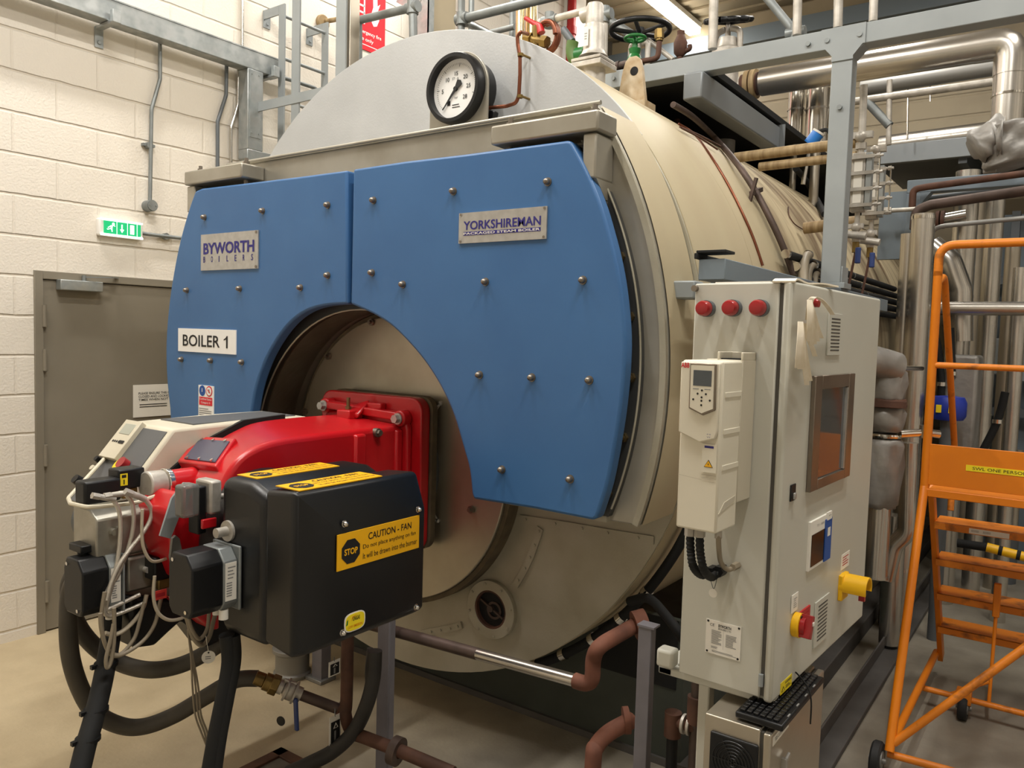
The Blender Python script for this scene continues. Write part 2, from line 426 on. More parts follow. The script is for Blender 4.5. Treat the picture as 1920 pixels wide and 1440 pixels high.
# door
d = bpy.data.objects.new('door_1', None); COL.objects.link(d); d['kind'] = 'structure'; d.location = (XW, DY0, 0); ORIGIN['door_1'] = V(XW, DY0, 0)
m = MB().box((XW-.1, DY0, 0), (XW+.012, DY0+.045, DZ)).box((XW-.1, DY1-.045, 0), (XW+.012, DY1, DZ)).box((XW-.1, DY0+.045, DZ-.045), (XW+.011, DY1-.045, DZ))
m.build('door_frame', 'doorgrey', d, bevel=.003)
m = MB().box((XW-.05, DY0+.048, .008), (XW-.004, DY1-.048, DZ-.048)); m.build('door_leaf', 'doorgrey', d, bevel=.003)
for z in [U(70, y, 'x', XW).z for y in (592, 675, 855, 1112)]:
    m = MB().cyl((XW+.012, DY0+.05, z-.06), (XW+.012, DY0+.05, z+.06), .011).box((XW-.01, DY0+.03, z-.055), (XW+.004, DY0+.07, z+.055))
    m.build('hinge', 'doorgrey', d)
a = U(113, 533, 'x', XW+.05); b = U(193, 535, 'x', XW+.05)
m = MB().box((XW-.004, a.y, a.z-.03), (XW+.055, b.y, a.z+.028)); cl = m.build('door_closer', 'galv', d, bevel=.004)
m = MB().bar((XW+.03, a.y+.14, a.z+.05), (XW+.10, a.y+.26, a.z+.055), .02, .006).bar((XW+.10, a.y+.26, a.z+.055), (XW+.012, a.y+.34, a.z+.06), .02, .006).cyl((XW+.03, a.y+.14, a.z+.025), (XW+.03, a.y+.14, a.z+.06), .012)
m.build('closer_arm', 'galv_dull', cl)
m = MB().cyl((XW-.005, .26, 1.0), (XW+.05, .26, 1.0), .012).bar((XW+.05, .27, 1.0), (XW+.05, .15, 1.0), .016, .02); m.build('door_handle', 'stainless', d)
fr = Fr((XW+.0, .07, 1.292), (0, 1, 0), (0, 0, 1), .33, .2)
m = MB().slab(fr, 0, 0, 1, 1, 0, .003); m.mat(1)
for i, t in enumerate(('PLEASE ENSURE THIS DOOR IS', 'CLOSED AND LOCKED AT ALL', 'TIMES WHEN NOT IN USE')):
    m.text(t, fr, (.1, .70-i*.1, .92, .77-i*.1), .004, .012)
m.lines(fr, .12, .9, .28, .42, 2, .004, .35)
tag(m.build('door_notice', ['paper', 'ink'], loc=fr.c), 'white paper notice stuck on the grey door, asking to keep it locked', 'notice')
# cable trunking along the wall
t = thing('cable_trunking', 'galvanised cable trunking running along the white block wall, high above the door', 'cable trunking', (-2.1, -2.5, 3.46))
XT0, XT1 = -2.15, -2.05
m = MB().box((XT0, -3.2, 3.46), (XT1, .85, 3.58)); m.build('trunk', 'galv', t, bevel=.004)
m = MB().box((XT0-.002, -3.2, 3.578), (XT1+.004, .85, 3.586)); m.build('lid', 'galv', t)
m = MB().box((XT0, .60, 2.94), (XT1, .72, 3.46)); m.build('drop_trunk', 'galv', t, bevel=.004)
m = MB().box((XT1+.0, .615, 3.02), (XT1+.004, .70, 3.455))
for z in (3.05, 3.43):
    for y in (.63, .685): m.cyl((XT1+.003, y, z), (XT1+.009, y, z), .006, n=8)
m.build('drop_cover', 'galv', t)
m = MB().prism([(XT0, .60, 2.94), (XT0, .60, 2.88), (XT0, .66, 2.82), (XT0, 1.6, 2.82), (XT0, 1.6, 2.94)], (XT1-XT0, 0, 0)); m.build('foot_trunk', 'galv', t, bevel=.004)
for y in (-1.7, -.32, .76):
    m = MB().box((XW+.002, y, 3.34), (XW+.008, y+.05, 3.455)).box((XW+.008, y+.003, 3.44), (XT1+.06, y+.04, 3.458)).box((XT1+.03, y-.001, 3.442), (XT1+.061, y+.045, 3.51)).cyl((XW+.006, y+.025, 3.37), (XW+.014, y+.025, 3.37), .012, n=6)
    m.build('bracket', 'galv', t, bevel=.002)
# steel conduits dropping from the trunking
def px_path(pts, ax, val): return [U(p[0], p[1], ax, val) for p in pts]
xc = -2.165
def conduit(name, px, label, cat='conduit', r=.0115, x=xc, mt='galv_dull', clips=(), group=None, box=None, grow=.03):
    P = px_path(px, 'x', x); t = thing(name, label, cat, P[-1], group)
    m = MB().tube(rounded(P, .05), r, 14); m.build('tube', mt, t)
    for c in clips:
        c = U(c[0], c[1], 'x', x)
        m = MB().cyl((XW, c.y, c.z), (x+.005, c.y, c.z), .02, n=12).box((XW, c.y-.036, c.z-.008), (x-.004, c.y+.036, c.z+.008)); m.build('saddle_clip', 'galv_dull', t)
    if box:
        c = U(box[0], box[1], 'x', x); m = MB().cyl((XW, c.y, c.z), (x+.03, c.y, c.z), .034, n=28).cyl((x+.03, c.y, c.z), (x+.036, c.y, c.z), .031, n=28)
        for s in (-1, 1): m.cyl((x+.036, c.y+.02*s, c.z), (x+.039, c.y+.02*s, c.z), .005, n=8)
        m.build('junction_box', 'galv_dull', t)
    return t
conduit('steel_conduit', [(300, 66), (300, 148), (284, 205), (281, 385)], 'steel conduit drop ending in a round junction box above the exit light', clips=[(281, 272)], box=(281, 386))
conduit('steel_conduit', [(425, 108), (424, 178), (408, 228), (408, 420)], 'dark steel conduit drop just left of the two bright drops on the wall', mt='steel_dark', r=.012)
conduit('steel_conduit', [(447, 120), (446, 196), (433, 240), (432, 430)], 'thin bright conduit drop with a bend, second from the trunk drop', mt='stainless', r=.010)
conduit('steel_conduit', [(455, -30), (454, 90), (452, 430)], 'straight bright conduit rising past the trunking up the wall', mt='stainless', r=.010, x=-2.185)
conduit('steel_conduit', [(262, 437), (300, 442), (370, 450)], 'short horizontal conduit feeding the emergency exit light from behind the boiler', clips=[(312, 443)], x=-2.175)
conduit('steel_conduit', [(500, 136), (560, 155), (590, 165), (640, 215)], 'curved flexible conduit on the wall behind the ladder', r=.014)
# emergency exit light
fr = quad([(192, 411), (264, 425), (264, 443), (191, 437)], 'x', XW+.04); fr.w = .245; fr.h = .085
t = thing('exit_light', 'lit green and white emergency exit light on the block wall above the door', 'emergency light', fr.c)
m = MB().slab(fr, -.04, -.12, 1.04, 1.1, -.045, .0); m.build('case', 'exitcase', t, bevel=.012, seg=3)
m = MB().slab(fr, .06, .08, .96, .92, 0, .006); m.mat(1)
for a in (.36, .62, .86): m.poly(fr, [(a, .08), (a+.012, .08), (a+.012, .92), (a, .92)], .007)
m.disc(fr, .28, .74, .008, .007)
m.poly(fr, [(.20, .62), (.27, .66), (.255, .45), (.22, .42)], .007).poly(fr, [(.22, .47), (.255, .5), (.26, .2), (.24, .2)], .007).poly(fr, [(.22, .44), (.235, .40), (.14, .32), (.12, .38)], .007).poly(fr, [(.21, .6), (.14, .48), (.16, .46), (.23, .56)], .007).poly(fr, [(.26, .64), (.32, .58), (.33, .62), (.27, .68)], .007)
m.poly(fr, [(.475, .78), (.505, .78), (.505, .42), (.475, .42)], .007).poly(fr, [(.44, .44), (.54, .44), (.49, .2)], .007)
m.poly(fr, [(.69, .82), (.79, .82), (.79, .18), (.69, .18)], .007)
m.build('legend_panel', ['exitgreen', 'exitwhite'], t)
m = MB().slab(fr, -.02, -.10, 1.02, .06, 0, .008).slab(fr, -.02, .94, 1.02, 1.08, 0, .006); m.build('diffuser', 'exitwhite', t, bevel=.003)
# wall ladder behind the boiler
t = thing('wall_ladder', 'grey steel cat ladder fixed to the white wall behind the boiler', 'ladder', (-2.0, .83, 2.6))
for y in (.83, 1.2):
    m = MB().box((-2.03, y-.006, 2.4), (-1.97, y+.006, 3.93)).box((XW+.01, y-.006, 3.87), (-2.031, y+.006, 3.93)).box((XW, y-.006, 3.82), (XW+.008, y+.05, 3.93)).cyl((XW+.008, y+.025, 3.85), (XW+.016, y+.025, 3.85), .012, n=6)
    m.build('stringer', 'steel_grey', t)
for i in range(6): MB().cyl((-2.0, .83, 3.86-.28*i), (-2.0, 1.2, 3.86-.28*i), .011).build('rung', 'steel_grey', t)
# upright flat bars of the walkway gate
t = thing('gate_frame', 'tall grey flat-bar frame standing in front of the wall ladder', 'frame', (-1.8, .69, 2.7))
yb = .69
for x0, x1, y0, y1 in ((550, 561, -60, 225), (633, 648, -60, 150)):
    a = U(x0, y0, 'y', yb); b = U(x1, y1, 'y', yb); MB().box((a.x, yb-.006, 2.5), (b.x, yb+.006, 4.5)).build('upright', 'steel_grey', t)
a = U(487, 201, 'y', yb); b = U(600, 180, 'y', yb); MB().box((XT1, yb-.012, a.z-.03), (b.x+.3, yb-.0, a.z+.03)).build('cross_bar', 'steel_grey', t)
a = U(656, 100, 'y', .75); m = MB().box((a.x-.02, .72, 2.5), (a.x+.03, .80, 4.02)); m.build('post', 'stainless_soft', t, bevel=.004)
# fire sign
fr = Fr((XW+.004, 1.77, 4.25), (0, 1, 0), (0, 0, 1), .42, .60)
m = MB().slab(fr, 0, 0, 1, 1, -.004, .003); m.mat(1)
m.poly(fr, [(.1, .06), (.9, .06), (.9, .07), (.1, .07)], .004)
m.text('For emergency fire', fr, (.12, .19, .9, .25), .004, .01).text('use only', fr, (.3, .10, .7, .16), .004, .01)
for s in (.30, .44): m.poly(fr, [(s, .32), (s+.035, .32), (s+.035, .95), (s, .95)], .004)
for i in range(7): m.poly(fr, [(.32, .36+i*.085), (.46, .36+i*.085), (.46, .385+i*.085), (.32, .385+i*.085)], .004)
m.poly(fr, [(.70, .34), (.78, .36), (.84, .45), (.80, .56), (.86, .66), (.79, .62), (.77, .80), (.71, .68), (.67, .74), (.68, .58), (.62, .46), (.65, .38)], .004)
tag(m.build('fire_sign', ['firered', 'whiteplate'], loc=fr.c), 'red fire equipment sign with white ladder and flame on the wall behind the railing', 'sign')
# ceiling light fittings
def light(name, x, y, label, L=1.5, z=ZC-.13, power=70, ry=0):
    t = thing(name, label, 'light fitting', (x, y, z))
    MB().box((x-.08, y-L/2, z+.03), (x+.08, y+L/2, z+.09)).build('body', 'exitcase', t, bevel=.006)
    MB().box((x-.075, y-L/2+.01, z-.04), (x+.075, y+L/2-.01, z+.03)).build('diffuser', 'tubelight', t, bevel=.02, seg=3)
    m = MB()
    for s in (-.4, .4): m.cyl((x, y+s*L, z+.09), (x, y+s*L, ZC+.0), .006, n=8)
    m.build('hanger', 'galv_dull', t)
    ld = bpy.data.lights.new('lamp', 'AREA'); ld.shape = 'RECTANGLE'; ld.size = .1; ld.size_y = L; ld.energy = power; ld.color = (1.0, .972, .925); ld.spread = PI
    lo = bpy.data.objects.new('lamp', ld); COL.objects.link(lo); lo.parent = t; lo.location = (0, 0, -.045)
    return t
# ================================================================= BOILER
RB, ZB, LB = 1.422, 1.652, 5.9
YS, YR, YD = -.27, -.30, -.40            # smokebox face, ring step, front of the blue doors
bo = thing('steam_boiler', 'huge horizontal shell boiler with two blue front doors filling the middle of the room', 'boiler', (0, 0, 0))
def arcpts(cx, cz, r, a0, a1, n, y): return [V(cx+r*math.cos(math.radians(a0+(a1-a0)*i/n)), y, cz+r*math.sin(math.radians(a0+(a1-a0)*i/n))) for i in range(n+1)]
# shell sections, separated by lap seams
for i, (y0, y1, mt) in enumerate(((0.02, .62, 'shell'), (.62, 1.25, 'shell'), (1.25, 2.3, 'shell_old'), (2.3, 4.1, 'shell_old'), (4.1, LB, 'shell_old'))):
    m = MB().lathe([(RB-.03, 0), (RB-.001*i, 0), (RB-.001*i, y1-y0-.006), (RB-.03, y1-y0-.006)], (0, y0, ZB), (0, 1, 0), 128, True)
    o = m.build('shell_section', mt, bo, sharp=30)
MB().cyl((0, .0, ZB), (0, .02, ZB), RB, n=128).build('front_rim', 'shell', bo)
MB().cyl((0, .03, ZB), (0, LB, ZB), RB-.032, n=96).build('inner_drum', 'steel_dark', bo)
# top galvanised crescent and lower front plate
zt = U(880, 237, 'y', YS).z; zb = U(1190, 985, 'y', YS).z
def circ_x(z, r=RB): return math.sqrt(max(0, r*r-(z-ZB)**2))
z0 = zt-.05; a0 = math.degrees(math.asin((z0-ZB)/RB))
MB().prism(arcpts(0, ZB, RB+.004, a0, 180-a0, 60, -.012), (0, .011, 0)).build('crescent_sheet', 'platesilver', bo, bevel=.002, seg=1)
m = MB().prism(arcpts(0, ZB, RB-.002, 180-a0, 360+a0, 90, -.010), (0, .009, 0)); m.build('lower_front_plate', 'platebeige', bo, bevel=.002, seg=1)
# jointing strips of the lower plate with screws
def strip(pts, w=.03):
    m = MB().ribbon(pts, V(0,0,0)+(pts[-1]-pts[0]).normalized().cross(V(0, 1, 0))*w, .006)
    for i in range(1, len(pts), 3): m.cyl(pts[i]+V(0, -.002, 0), pts[i]+V(0, -.009, 0), .006, n=8)
    m.build('joint_strip', 'platebeige', bo)
def ppts(px, y, k=5): return spline([U(a, b, 'y', y) for a, b in px], k)
strip(ppts([(975, 972), (1060, 985), (1140, 999), (1226, 1013)], -.015))
strip(ppts([(1013, 990), (1000, 1030), (985, 1065), (966, 1098)], -.015))
strip(ppts([(790, 1188), (815, 1183), (845, 1178), (865, 1172)], -.015))
# sight port
c = U(922, 1142, 'y', -.02); rO = .125; rI = .082
m = MB().ring(V(c.x, -.034, c.z), (0, 1, 0), rI, rO, .026, 56)
for i in range(8):
    a = 2*PI*(i+.3)/8; m.cyl((c.x+math.cos(a)*(rO-.014), -.034, c.z+math.sin(a)*(rO-.014)), (c.x+math.cos(a)*(rO-.014), -.039, c.z+math.sin(a)*(rO-.014)), .006, n=8)
sp_ = m.build('port_flange', 'platebeige', bo, bevel=.003)
m = MB().lathe([(rI, -.03), (rI-.008, -.03), (rI-.008, -.0105), (rI-.001, -.0105)], (c.x, 0, c.z), (0, 1, 0), 40, True); m.build('port_bore', 'rustpipe', sp_)
m = MB().cyl((c.x, -.0115, c.z), (c.x, -.0105, c.z), rI-.008, n=40); m.mat(1).ring((c.x+.01, -.018, c.z-.005), (0, 1, 0), .028, .038, .006, 24).bar((c.x-.06, -.016, c.z+.03), (c.x+.06, -.016, c.z-.03), .012, .008).cyl((c.x-.005, -.026, c.z), (c.x-.005, -.012, c.z), .014, n=12)
m.build('port_plug', ['foamblack', 'brownpipe'], sp_)
# furnace opening: end disc, rope seal
zf = 1.20; rD = .634
MB().cyl((0, -.095, zf), (0, -.012, zf), rD, n=96).build('furnace_disc', 'discsteel', bo, bevel=.004)
MB().ring((0, -.080, zf), (0, 1, 0), rD+.002, rD+.022, .07, 96).build('rope_seal', 'rope', bo)
for px in ((698, 604), (885, 955), (617, 668), (573, 772)):
    p = U(px[0], px[1], 'y', -.097); MB().cyl(p, p+V(0, -.012, 0), .016, n=12).hexb(p+V(0, -.012, 0), (0, -1, 0), .009, .012).build('disc_bolt', 'bolt', bo)
m = MB()
for q in ([(802, 796), (826, 756)], [(800, 775), (826, 757)], [(800, 938), (821, 976)], [(798, 972), (821, 977)]): m.tube([U(q[0][0], q[0][1], 'y', -.14), U(q[1][0], q[1][1], 'y', -.10)], .004, 8)
m.tube(spline([U(x, y, 'y', -.105) for x, y in ((801, 798), (812, 830), (817, 865), (814, 905), (802, 935))], 6), .0035, 8)
for x, y in ((826, 756), (821, 976)): m.ball(U(x, y, 'y', -.10), .011, 8)
m.build('anchor_wire', 'alu', bo)
# smokebox: horseshoe drum in front of the shell
def outer(y, d=0.):
    c, r = (-.185, 1.636), 1.584-d
    def z2a(z): return math.degrees(math.asin((z-c[1])/r))
    R_ = arcpts(c[0], c[1], r, z2a(zb+d*.3), z2a(zt-d*.3), 30, y)
    L_ = [V(-p.x, p.y, p.z) for p in R_]
    return L_+list(reversed(R_))           # left bottom -> left top -> right top -> right bottom
ARC = (0.0, 1.16, .700)
def arch(y, d=0., zlow=None):
    zl = zb if zlow is None else zlow
    P = arcpts(ARC[0], ARC[1], ARC[2]+d, 0, 180, 40, y)
    return [V(P[0].x, y, zl)]+P+[V(P[-1].x, y, zl)]
sb = MB().prism(outer(YS)+arch(YS), (0, -YS-.013, 0)).build('smokebox', 'sbgrey', bo, bevel=.006, sharp=30)
# painted skin round the sides of the smokebox
for sg in (1, -1):
    m = MB()
    P = [V(sg*abs(p.x)+sg*.004, YS+.012, p.z) for p in outer(YS)[:31]]; Q = [V(p.x, -.014, p.z) for p in P]
    m.loft(P, Q, close=False)
    m.build('smokebox_skin', 'shell', sb, recalc=False)
# raised lip of the rim
o1 = outer(YS-.014); o2 = outer(YS-.014, .022)
m = MB()
for i in range(len(o1)-1):
    a, b, c2, d2 = o1[i], o1[i+1], o2[i+1], o2[i]; e = V(0, .014, 0)
    m.hexa([a, b, c2, d2, a+e, b+e, c2+e, d2+e])
m.build('rim_lip', 'platebeige', sb)
for s_ in (.80, -1.21): MB().box((s_, YS-.03, zb), (s_+.41, YS+.001, zb+.022)).build('bottom_lip', 'platebeige', sb)
# door seating ring
def horseshoe(y, R, c, ztop, zlow, d=0.):
    a = math.degrees(math.asin((zlow-c[1])/R)); a1 = math.degrees(math.asin(min(1, (ztop-c[1])/R)))
    Rr = arcpts(c[0], c[1], R, a, a1, 30, y); Ll = [V(-p.x, p.y, p.z) for p in Rr]
    return Ll+list(reversed(Rr))+arch(y, d, zlow)
zdt = U(870, 292, 'y', YD).z
sr = MB().prism(horseshoe(YR, 1.315, (0, 1.66), zdt+.01, zb+.02, .0), (0, YS-YR, 0)).build('door_seat', 'sbdark', sb, bevel=.003, sharp=30)
MB().tube(arcpts(0, 1.66, 1.315, -21, 40, 40, YR), .004, 8).build('seat_edge', 'platebeige', sb)
m = MB()
for x in [-1, 1]:
    for a in (-19, -10, -1, 8, 17, 26, 35):
        p = V(x*1.285*math.cos(math.radians(a)), YR, 1.66+1.285*math.sin(math.radians(a)))
        b = MB().hexb(p, (0, -1, 0), .017, .014).cyl(p+V(0, -.014, 0), p+V(0, -.07, 0), .010, n=12).ball(p+V(0, -.07, 0), .011, 10); b.build('seat_stud', 'brassbolt', sb)
# inner tunnel lining and its bright joint
P = arch(YR, .0, zb+.01); m = MB(); Q = [V(p.x, -.1, p.z) for p in P]; m.loft(P, Q, close=False); m.build('tunnel_lining', 'tunnel', sb, recalc=False)
MB().tube(arch(YR-.004, -.004, zb+.25)[1:-1], .0045, 6).build('joint_bead', 'sbgrey', sb)
# blue doors
def door(name_label, px, nlab):
    return None
rp = [(662, 317), (760, 302), (870, 289), (980, 274), (1062, 263)]
rc = [(1070, 264), (1096, 312), (1122, 372), (1140, 430), (1156, 494), (1166, 556), (1172, 630), (1170, 700), (1163, 770), (1152, 840), (1138, 910), (1119, 970)]
rb = [(1112, 976), (1000, 954), (887, 936)]
ra = [(884, 925), (879, 880), (869, 843), (850, 779), (827, 728), (800, 684), (770, 647), (735, 612), (705, 592), (680, 580), (657, 570)]
Pr = [U(x, y, 'y', YD) for x, y in rp]+spline([U(x, y, 'y', YD) for x, y in rc], 4)+[U(x, y, 'y', YD) for x, y in rb]+spline([U(x, y, 'y', YD) for x, y in ra], 4)
zdb = U(1112, 976, 'y', YD).z; xg = U(657, 450, 'y', YD).x
dr = MB().prism(Pr, (0, .055, 0)).build('blue_door', 'blue', bo, bevel=.010, seg=3, sharp=30)
dr['label'] = 'right-hand blue door with the rectangular maker plate'
lp = [(650, 319), (560, 331), (470, 342), (378, 353)]
lc = [(366, 358), (356, 385), (340, 440), (328, 495), (317, 565), (311, 640), (312, 705), (318, 765)]
Pl = [U(x, y, 'y', YD) for x, y in lp]+spline([U(x, y, 'y', YD) for x, y in lc], 4)
zl = Pl[-1].z-.03
Pl += [V(-.02-p.x, YD, p.z) for p in Pr if p.x > .9 and p.z < zl and p.z > zdb+.02] + [V(-1.15, YD, zdb)]
la = [(470, 780), (476, 742), (485, 708), (500, 670), (520, 635), (545, 604), (575, 583), (610, 573), (651, 570)]
La = spline([U(x, y, 'y', YD) for x, y in la], 4)
Pl += [V(La[0].x, YD, zdb), V(La[0].x, YD, 1.25)]+La
dl = MB().prism(Pl, (0, .055, 0)).build('blue_door', 'blue', bo, bevel=.010, seg=3, sharp=30)
dl['label'] = 'left-hand blue door with the boiler number sign'
for o_, lst in ((dr, [(695, 374), (845, 357), (1022, 339), (692, 510), (750, 532), (905, 527), (1088, 524), (894, 702), (992, 707), (1100, 712), (936, 880), (1064, 898)]),
                (dl, [(378, 406), (487, 394), (609, 383), (609, 515), (345, 543), (444, 540), (558, 538), (335, 673), (390, 675), (448, 678)])):
    for x, y in lst:
        p = U(x+2, y+1, 'y', YD-.012); p.y = YD
        MB().acorn(p, (0, -1, 0), .0115).build('door_nut', 'bolt', o_)
# maker plates on the doors
fr = quad([(862, 400), (1026, 387), (1026, 448), (861, 457)], 'y', YD-.002)
m = MB().slab(fr, 0, 0, 1, 1, -.002, .004); m.mat(1).text('YORKSHIREMAN', fr, (.06, .43, .94, .72), .0052, .018)
m.poly(fr, [(.06, .25), (.94, .25), (.94, .37), (.06, .37)], .005); m.mat(2).text('PACKAGED STEAM BOILER', fr, (.065, .272, .935, .348), .0062, .015)
m.mat(3)
for a, b in ((.025, .06), (.975, .06), (.025, .94), (.975, .94)): m.disc(fr, a, b, .005, .0065, 10)
m.build('maker_plate', ['alu', 'navy', 'paper', 'bolt'], dr)
fr = quad([(378, 440), (485, 432), (485, 503), (378, 508)], 'y', YD-.002)
m = MB().slab(fr, 0, 0, 1, 1, -.002, .004); m.mat(1).text('BYWORTH', fr, (.05, .44, .94, .76), .0052, .028)
for i, ch in enumerate('BOILERS'): m.text(ch, fr, (.05+i*.14, .22, .05+i*.14+(.012 if ch == 'I' else .033), .385), .0052, .012)
m.mat(2)
for a, b in ((.97, .05), (.97, .95)): m.disc(fr, a, b, .007, .0065, 10)
m.build('maker_plate', ['alu', 'navy', 'bolt'], dl)
fr = quad([(335, 617), (443, 617), (443, 663), (335, 660)], 'y', YD-.002)
m = MB().slab(fr, 0, 0, 1, 1, -.002, .003); m.mat(1).text('BOILER', fr, (.09, .24, .74, .74), .0042, .012).poly(fr, [(.845, .24), (.872, .24), (.872, .74), (.852, .74), (.838, .66), (.805, .60), (.805, .55), (.845, .60)], .0042)
tag(m.build('boiler_number_sign', ['whiteplate', 'ink'], loc=fr.c), 'white sign lettered BOILER 1 on the left blue door', 'sign')
fr = quad([(373, 723), (401, 723), (401, 800), (373, 800)], 'y', YD-.002)
m = MB().slab(fr, 0, 0, 1, 1, -.002, .003); m.mat(1).disc(fr, .27, .87, .026, .004); m.mat(2).disc(fr, .73, .87, .026, .004).poly(fr, [(.06, .52), (.94, .52), (.94, .72), (.06, .72)], .004)
m.mat(0).disc(fr, .73, .87, .02, .005).text('Confined Space', fr, (.1, .635, .9, .695), .005).text('Category 5', fr, (.2, .55, .8, .61), .005).poly(fr, [(.25, .84), (.29, .84), (.29, .93), (.25, .93)], .005)
m.mat(3).lines(fr, .06, .94, .1, .46, 7, .004, .4).poly(fr, [(.71, .83), (.76, .83), (.77, .92), (.70, .92)], .006); m.mat(2).poly(fr, [(.63, .90), (.66, .92), (.83, .84), (.80, .82)], .0065)
tag(m.build('warning_sticker', ['whiteplate', 'inkblue', 'firered', 'inkgrey'], loc=fr.c), 'small white and red warning sticker low on the left blue door', 'sticker')
# hinge boxes
def hinge(x0, x1, yf, za, zb_, drop, sgn):
    m = MB().box((x0, yf, za), (x1, YS+.001, zb_)); h = m.build('hinge_beam', 'sbgrey', bo, bevel=.008)
    xd = x1 if sgn > 0 else x0
    a, b = (xd-.06, xd-.01) if sgn > 0 else (xd+.01, xd+.075)
    m = MB().box((a, yf+.01, za-drop), (b, YS, za-.004)); m.build('hinge_leaf', 'sbgrey', h, bevel=.006)
    m = MB().prism([(b-.012 if sgn > 0 else a, yf+.02, za-drop), (b-.012 if sgn > 0 else a, YS, za-drop), (b-.012 if sgn > 0 else a, YS, za-drop-.1)], (.012, 0, 0)); m.build('hinge_gusset', 'sbgrey', h)
    for xx in (x0+.04, x1-.05):
        MB().hexb((xx, (yf+YS)/2, zb_), (0, 0, 1), .016, .02).cyl((xx, (yf+YS)/2, zb_+.02), (xx, (yf+YS)/2, zb_+.035), .009, n=10).cyl((xx, (yf+YS)/2, za-.02), (xx, (yf+YS)/2, zb_), .012, n=10).build('hinge_pin', 'bolt', h)
YH = YD+.0
pa = U(920, 236, 'y', YH); pb = U(920, 272, 'y', YH); pc = U(1122, 202, 'y', YH)
hinge(pa.x, pc.x, YH, pb.z, pa.z, .15, 1)
qa = U(345, 322, 'y', YH); qb = U(345, 348, 'y', YH); qc = U(452, 312, 'y', YH)
hinge(qa.x, qc.x, YH, qb.z, qa.z, .13, -1)
MB().tube([V(-.98, YS-.01, zt+.004), V(1.12, YS-.01, zt+.004)], .008, 10).build('top_bead', 'sbgrey', sb)
# skid base of the boiler
m = MB().box((-1.15, .33, 0), (1.25, .36, .62)).box((-1.15, .36, 0), (-1.05, LB, .5)).box((1.15, .36, 0), (1.25, LB, .5))
bs = m.build('saddle_base', 'base_green', bo)
MB().box((-1.25, .315, 0), (1.35, .5, .03)).build('skid_foot', 'railgrey', bs)
m = MB().box((.85, .325, .33), (1.22, .331, .62)); m.build('base_opening', 'foamblack', bs)
# floor rails beside the boiler
t = tag(MB().box((1.655, -.4, 0), (1.755, 6.2, .03)).box((1.66, -.4, .03), (1.67, 6.2, .1)).build('floor_rail', 'railgrey', bevel=.004, loc=(1.7, 0, 0)), 'outer black steel rail on the floor, nearer the orange steps', 'rail')
t = tag(MB().box((1.42, -.3, 0), (1.52, 6.2, .1)).build('floor_rail', 'railgrey', bevel=.006, loc=(1.47, 0, 0)), 'inner black steel rail on the floor, under the boiler side', 'rail')
# ----------------------------------------------------------------- pressure gauge on the crescent
yg = -.16
P1 = [U(x, y, 'y', yg) for x, y in ((800, 180), (906, 165))]
c = U(853, 166, 'y', yg); rg = .5*(U(905, 160, 'y', yg).x-U(802, 172, 'y', yg).x)*.985
t = thing('pressure_gauge', 'large round black-rimmed steam pressure gauge on top of the boiler front', 'gauge', (c.x, -.1, c.z))
bkp = arcpts(c.x, c.z, rg*1.06, 0, 180, 30, yg+.02)
m = MB().prism(bkp+[V(c.x-rg*1.06, yg+.02, zt-.0), V(c.x+rg*1.06, yg+.02, zt-.0)], (0, .012, 0)); m.build('mounting_plate', 'sbgrey', t, bevel=.002)
m = MB().lathe([(rg*.99, 0), (rg*.99, .03), (rg*.95, .042), (rg*.85, .042), (rg*.835, .02), (rg*.835, 0)], (c.x, yg+.02, c.z), (0, -1, 0), 64, True)
m.build('bezel', 'black', t)
m = MB().cyl((c.x, yg+.02, c.z), (c.x, yg+.008, c.z), rg*.838, n=64)
fr = Fr((c.x, yg+.008, c.z), (1, 0, 0), (0, 0, 1), 2*rg*.835, 2*rg*.835)
m.mat(1)
def pol(a, r): return (.5+.5*r*math.sin(a), .5+.5*r*math.cos(a))
for i in range(57):
    a = math.radians(-135+270*i/56); big = i % 10 == 0; r0 = .80 if not big else .74; dw = .006 if not big else .011
    m.poly(fr, [pol(a-dw, r0), pol(a+dw, r0), pol(a+dw, .86), pol(a-dw, .86)], .001)
for s, x, y, h in (('5', .2, .5, .07), ('10', .31, .68, .07), ('15', .5, .76, .065), ('20', .70, .68, .07), ('25', .77, .52, .07), ('28', .70, .35, .07)):
    m.text(s, fr, (x-.07, y-h/2, x+.07, y+h/2), .0015, .01, True)
m.text('ST - 6', fr, (.38, .66, .58, .70), .0015, .0, True).text('bar', fr, (.46, .34, .56, .38), .0015, 0, True).lines(fr, .42, .6, .18, .26, 2, .001, .35)
m.poly(fr, [(.31, .24), (.38, .24), (.38, .32), (.31, .32)], .001)
m.build('dial', ['whiteplate', 'ink'], t)
a = math.radians(-139)
n_ = Fr((c.x, yg+.004, c.z), (1, 0, 0), (0, 0, 1), 2*rg*.835, 2*rg*.835)
d_ = V(math.sin(a), 0, math.cos(a)); s_ = V(d_.z, 0, -d_.x); R_ = rg*.835; cc = V(c.x, yg+.002, c.z)
m = MB().prism([cc+d_*R_*.85-s_*.0015, cc+d_*R_*.85+s_*.0015, cc+s_*.006, cc-d_*R_*.28+s_*.016, cc-d_*R_*.34, cc-d_*R_*.28-s_*.016, cc-s_*.006], (0, .002, 0)).cyl(cc+V(0, .006, 0), cc+V(0, -.003, 0), .009, n=14)
m.build('needle', 'ink', t)
m = MB().cyl((c.x+.01, yg+.03, c.z), (c.x+.01, yg+.10, c.z), rg*.9, n=48).bar((c.x+rg*.9, yg+.07, c.z-rg*.75), (c.x+rg*1.12, yg+.07, c.z-rg*.80), .03, .035); m.build('case', 'black', t, bevel=.006)
MB().box((c.x-.04, yg+.1, c.z-.04), (c.x+.04, -.012, c.z+.04)).build('stand_off', 'sbgrey', t)
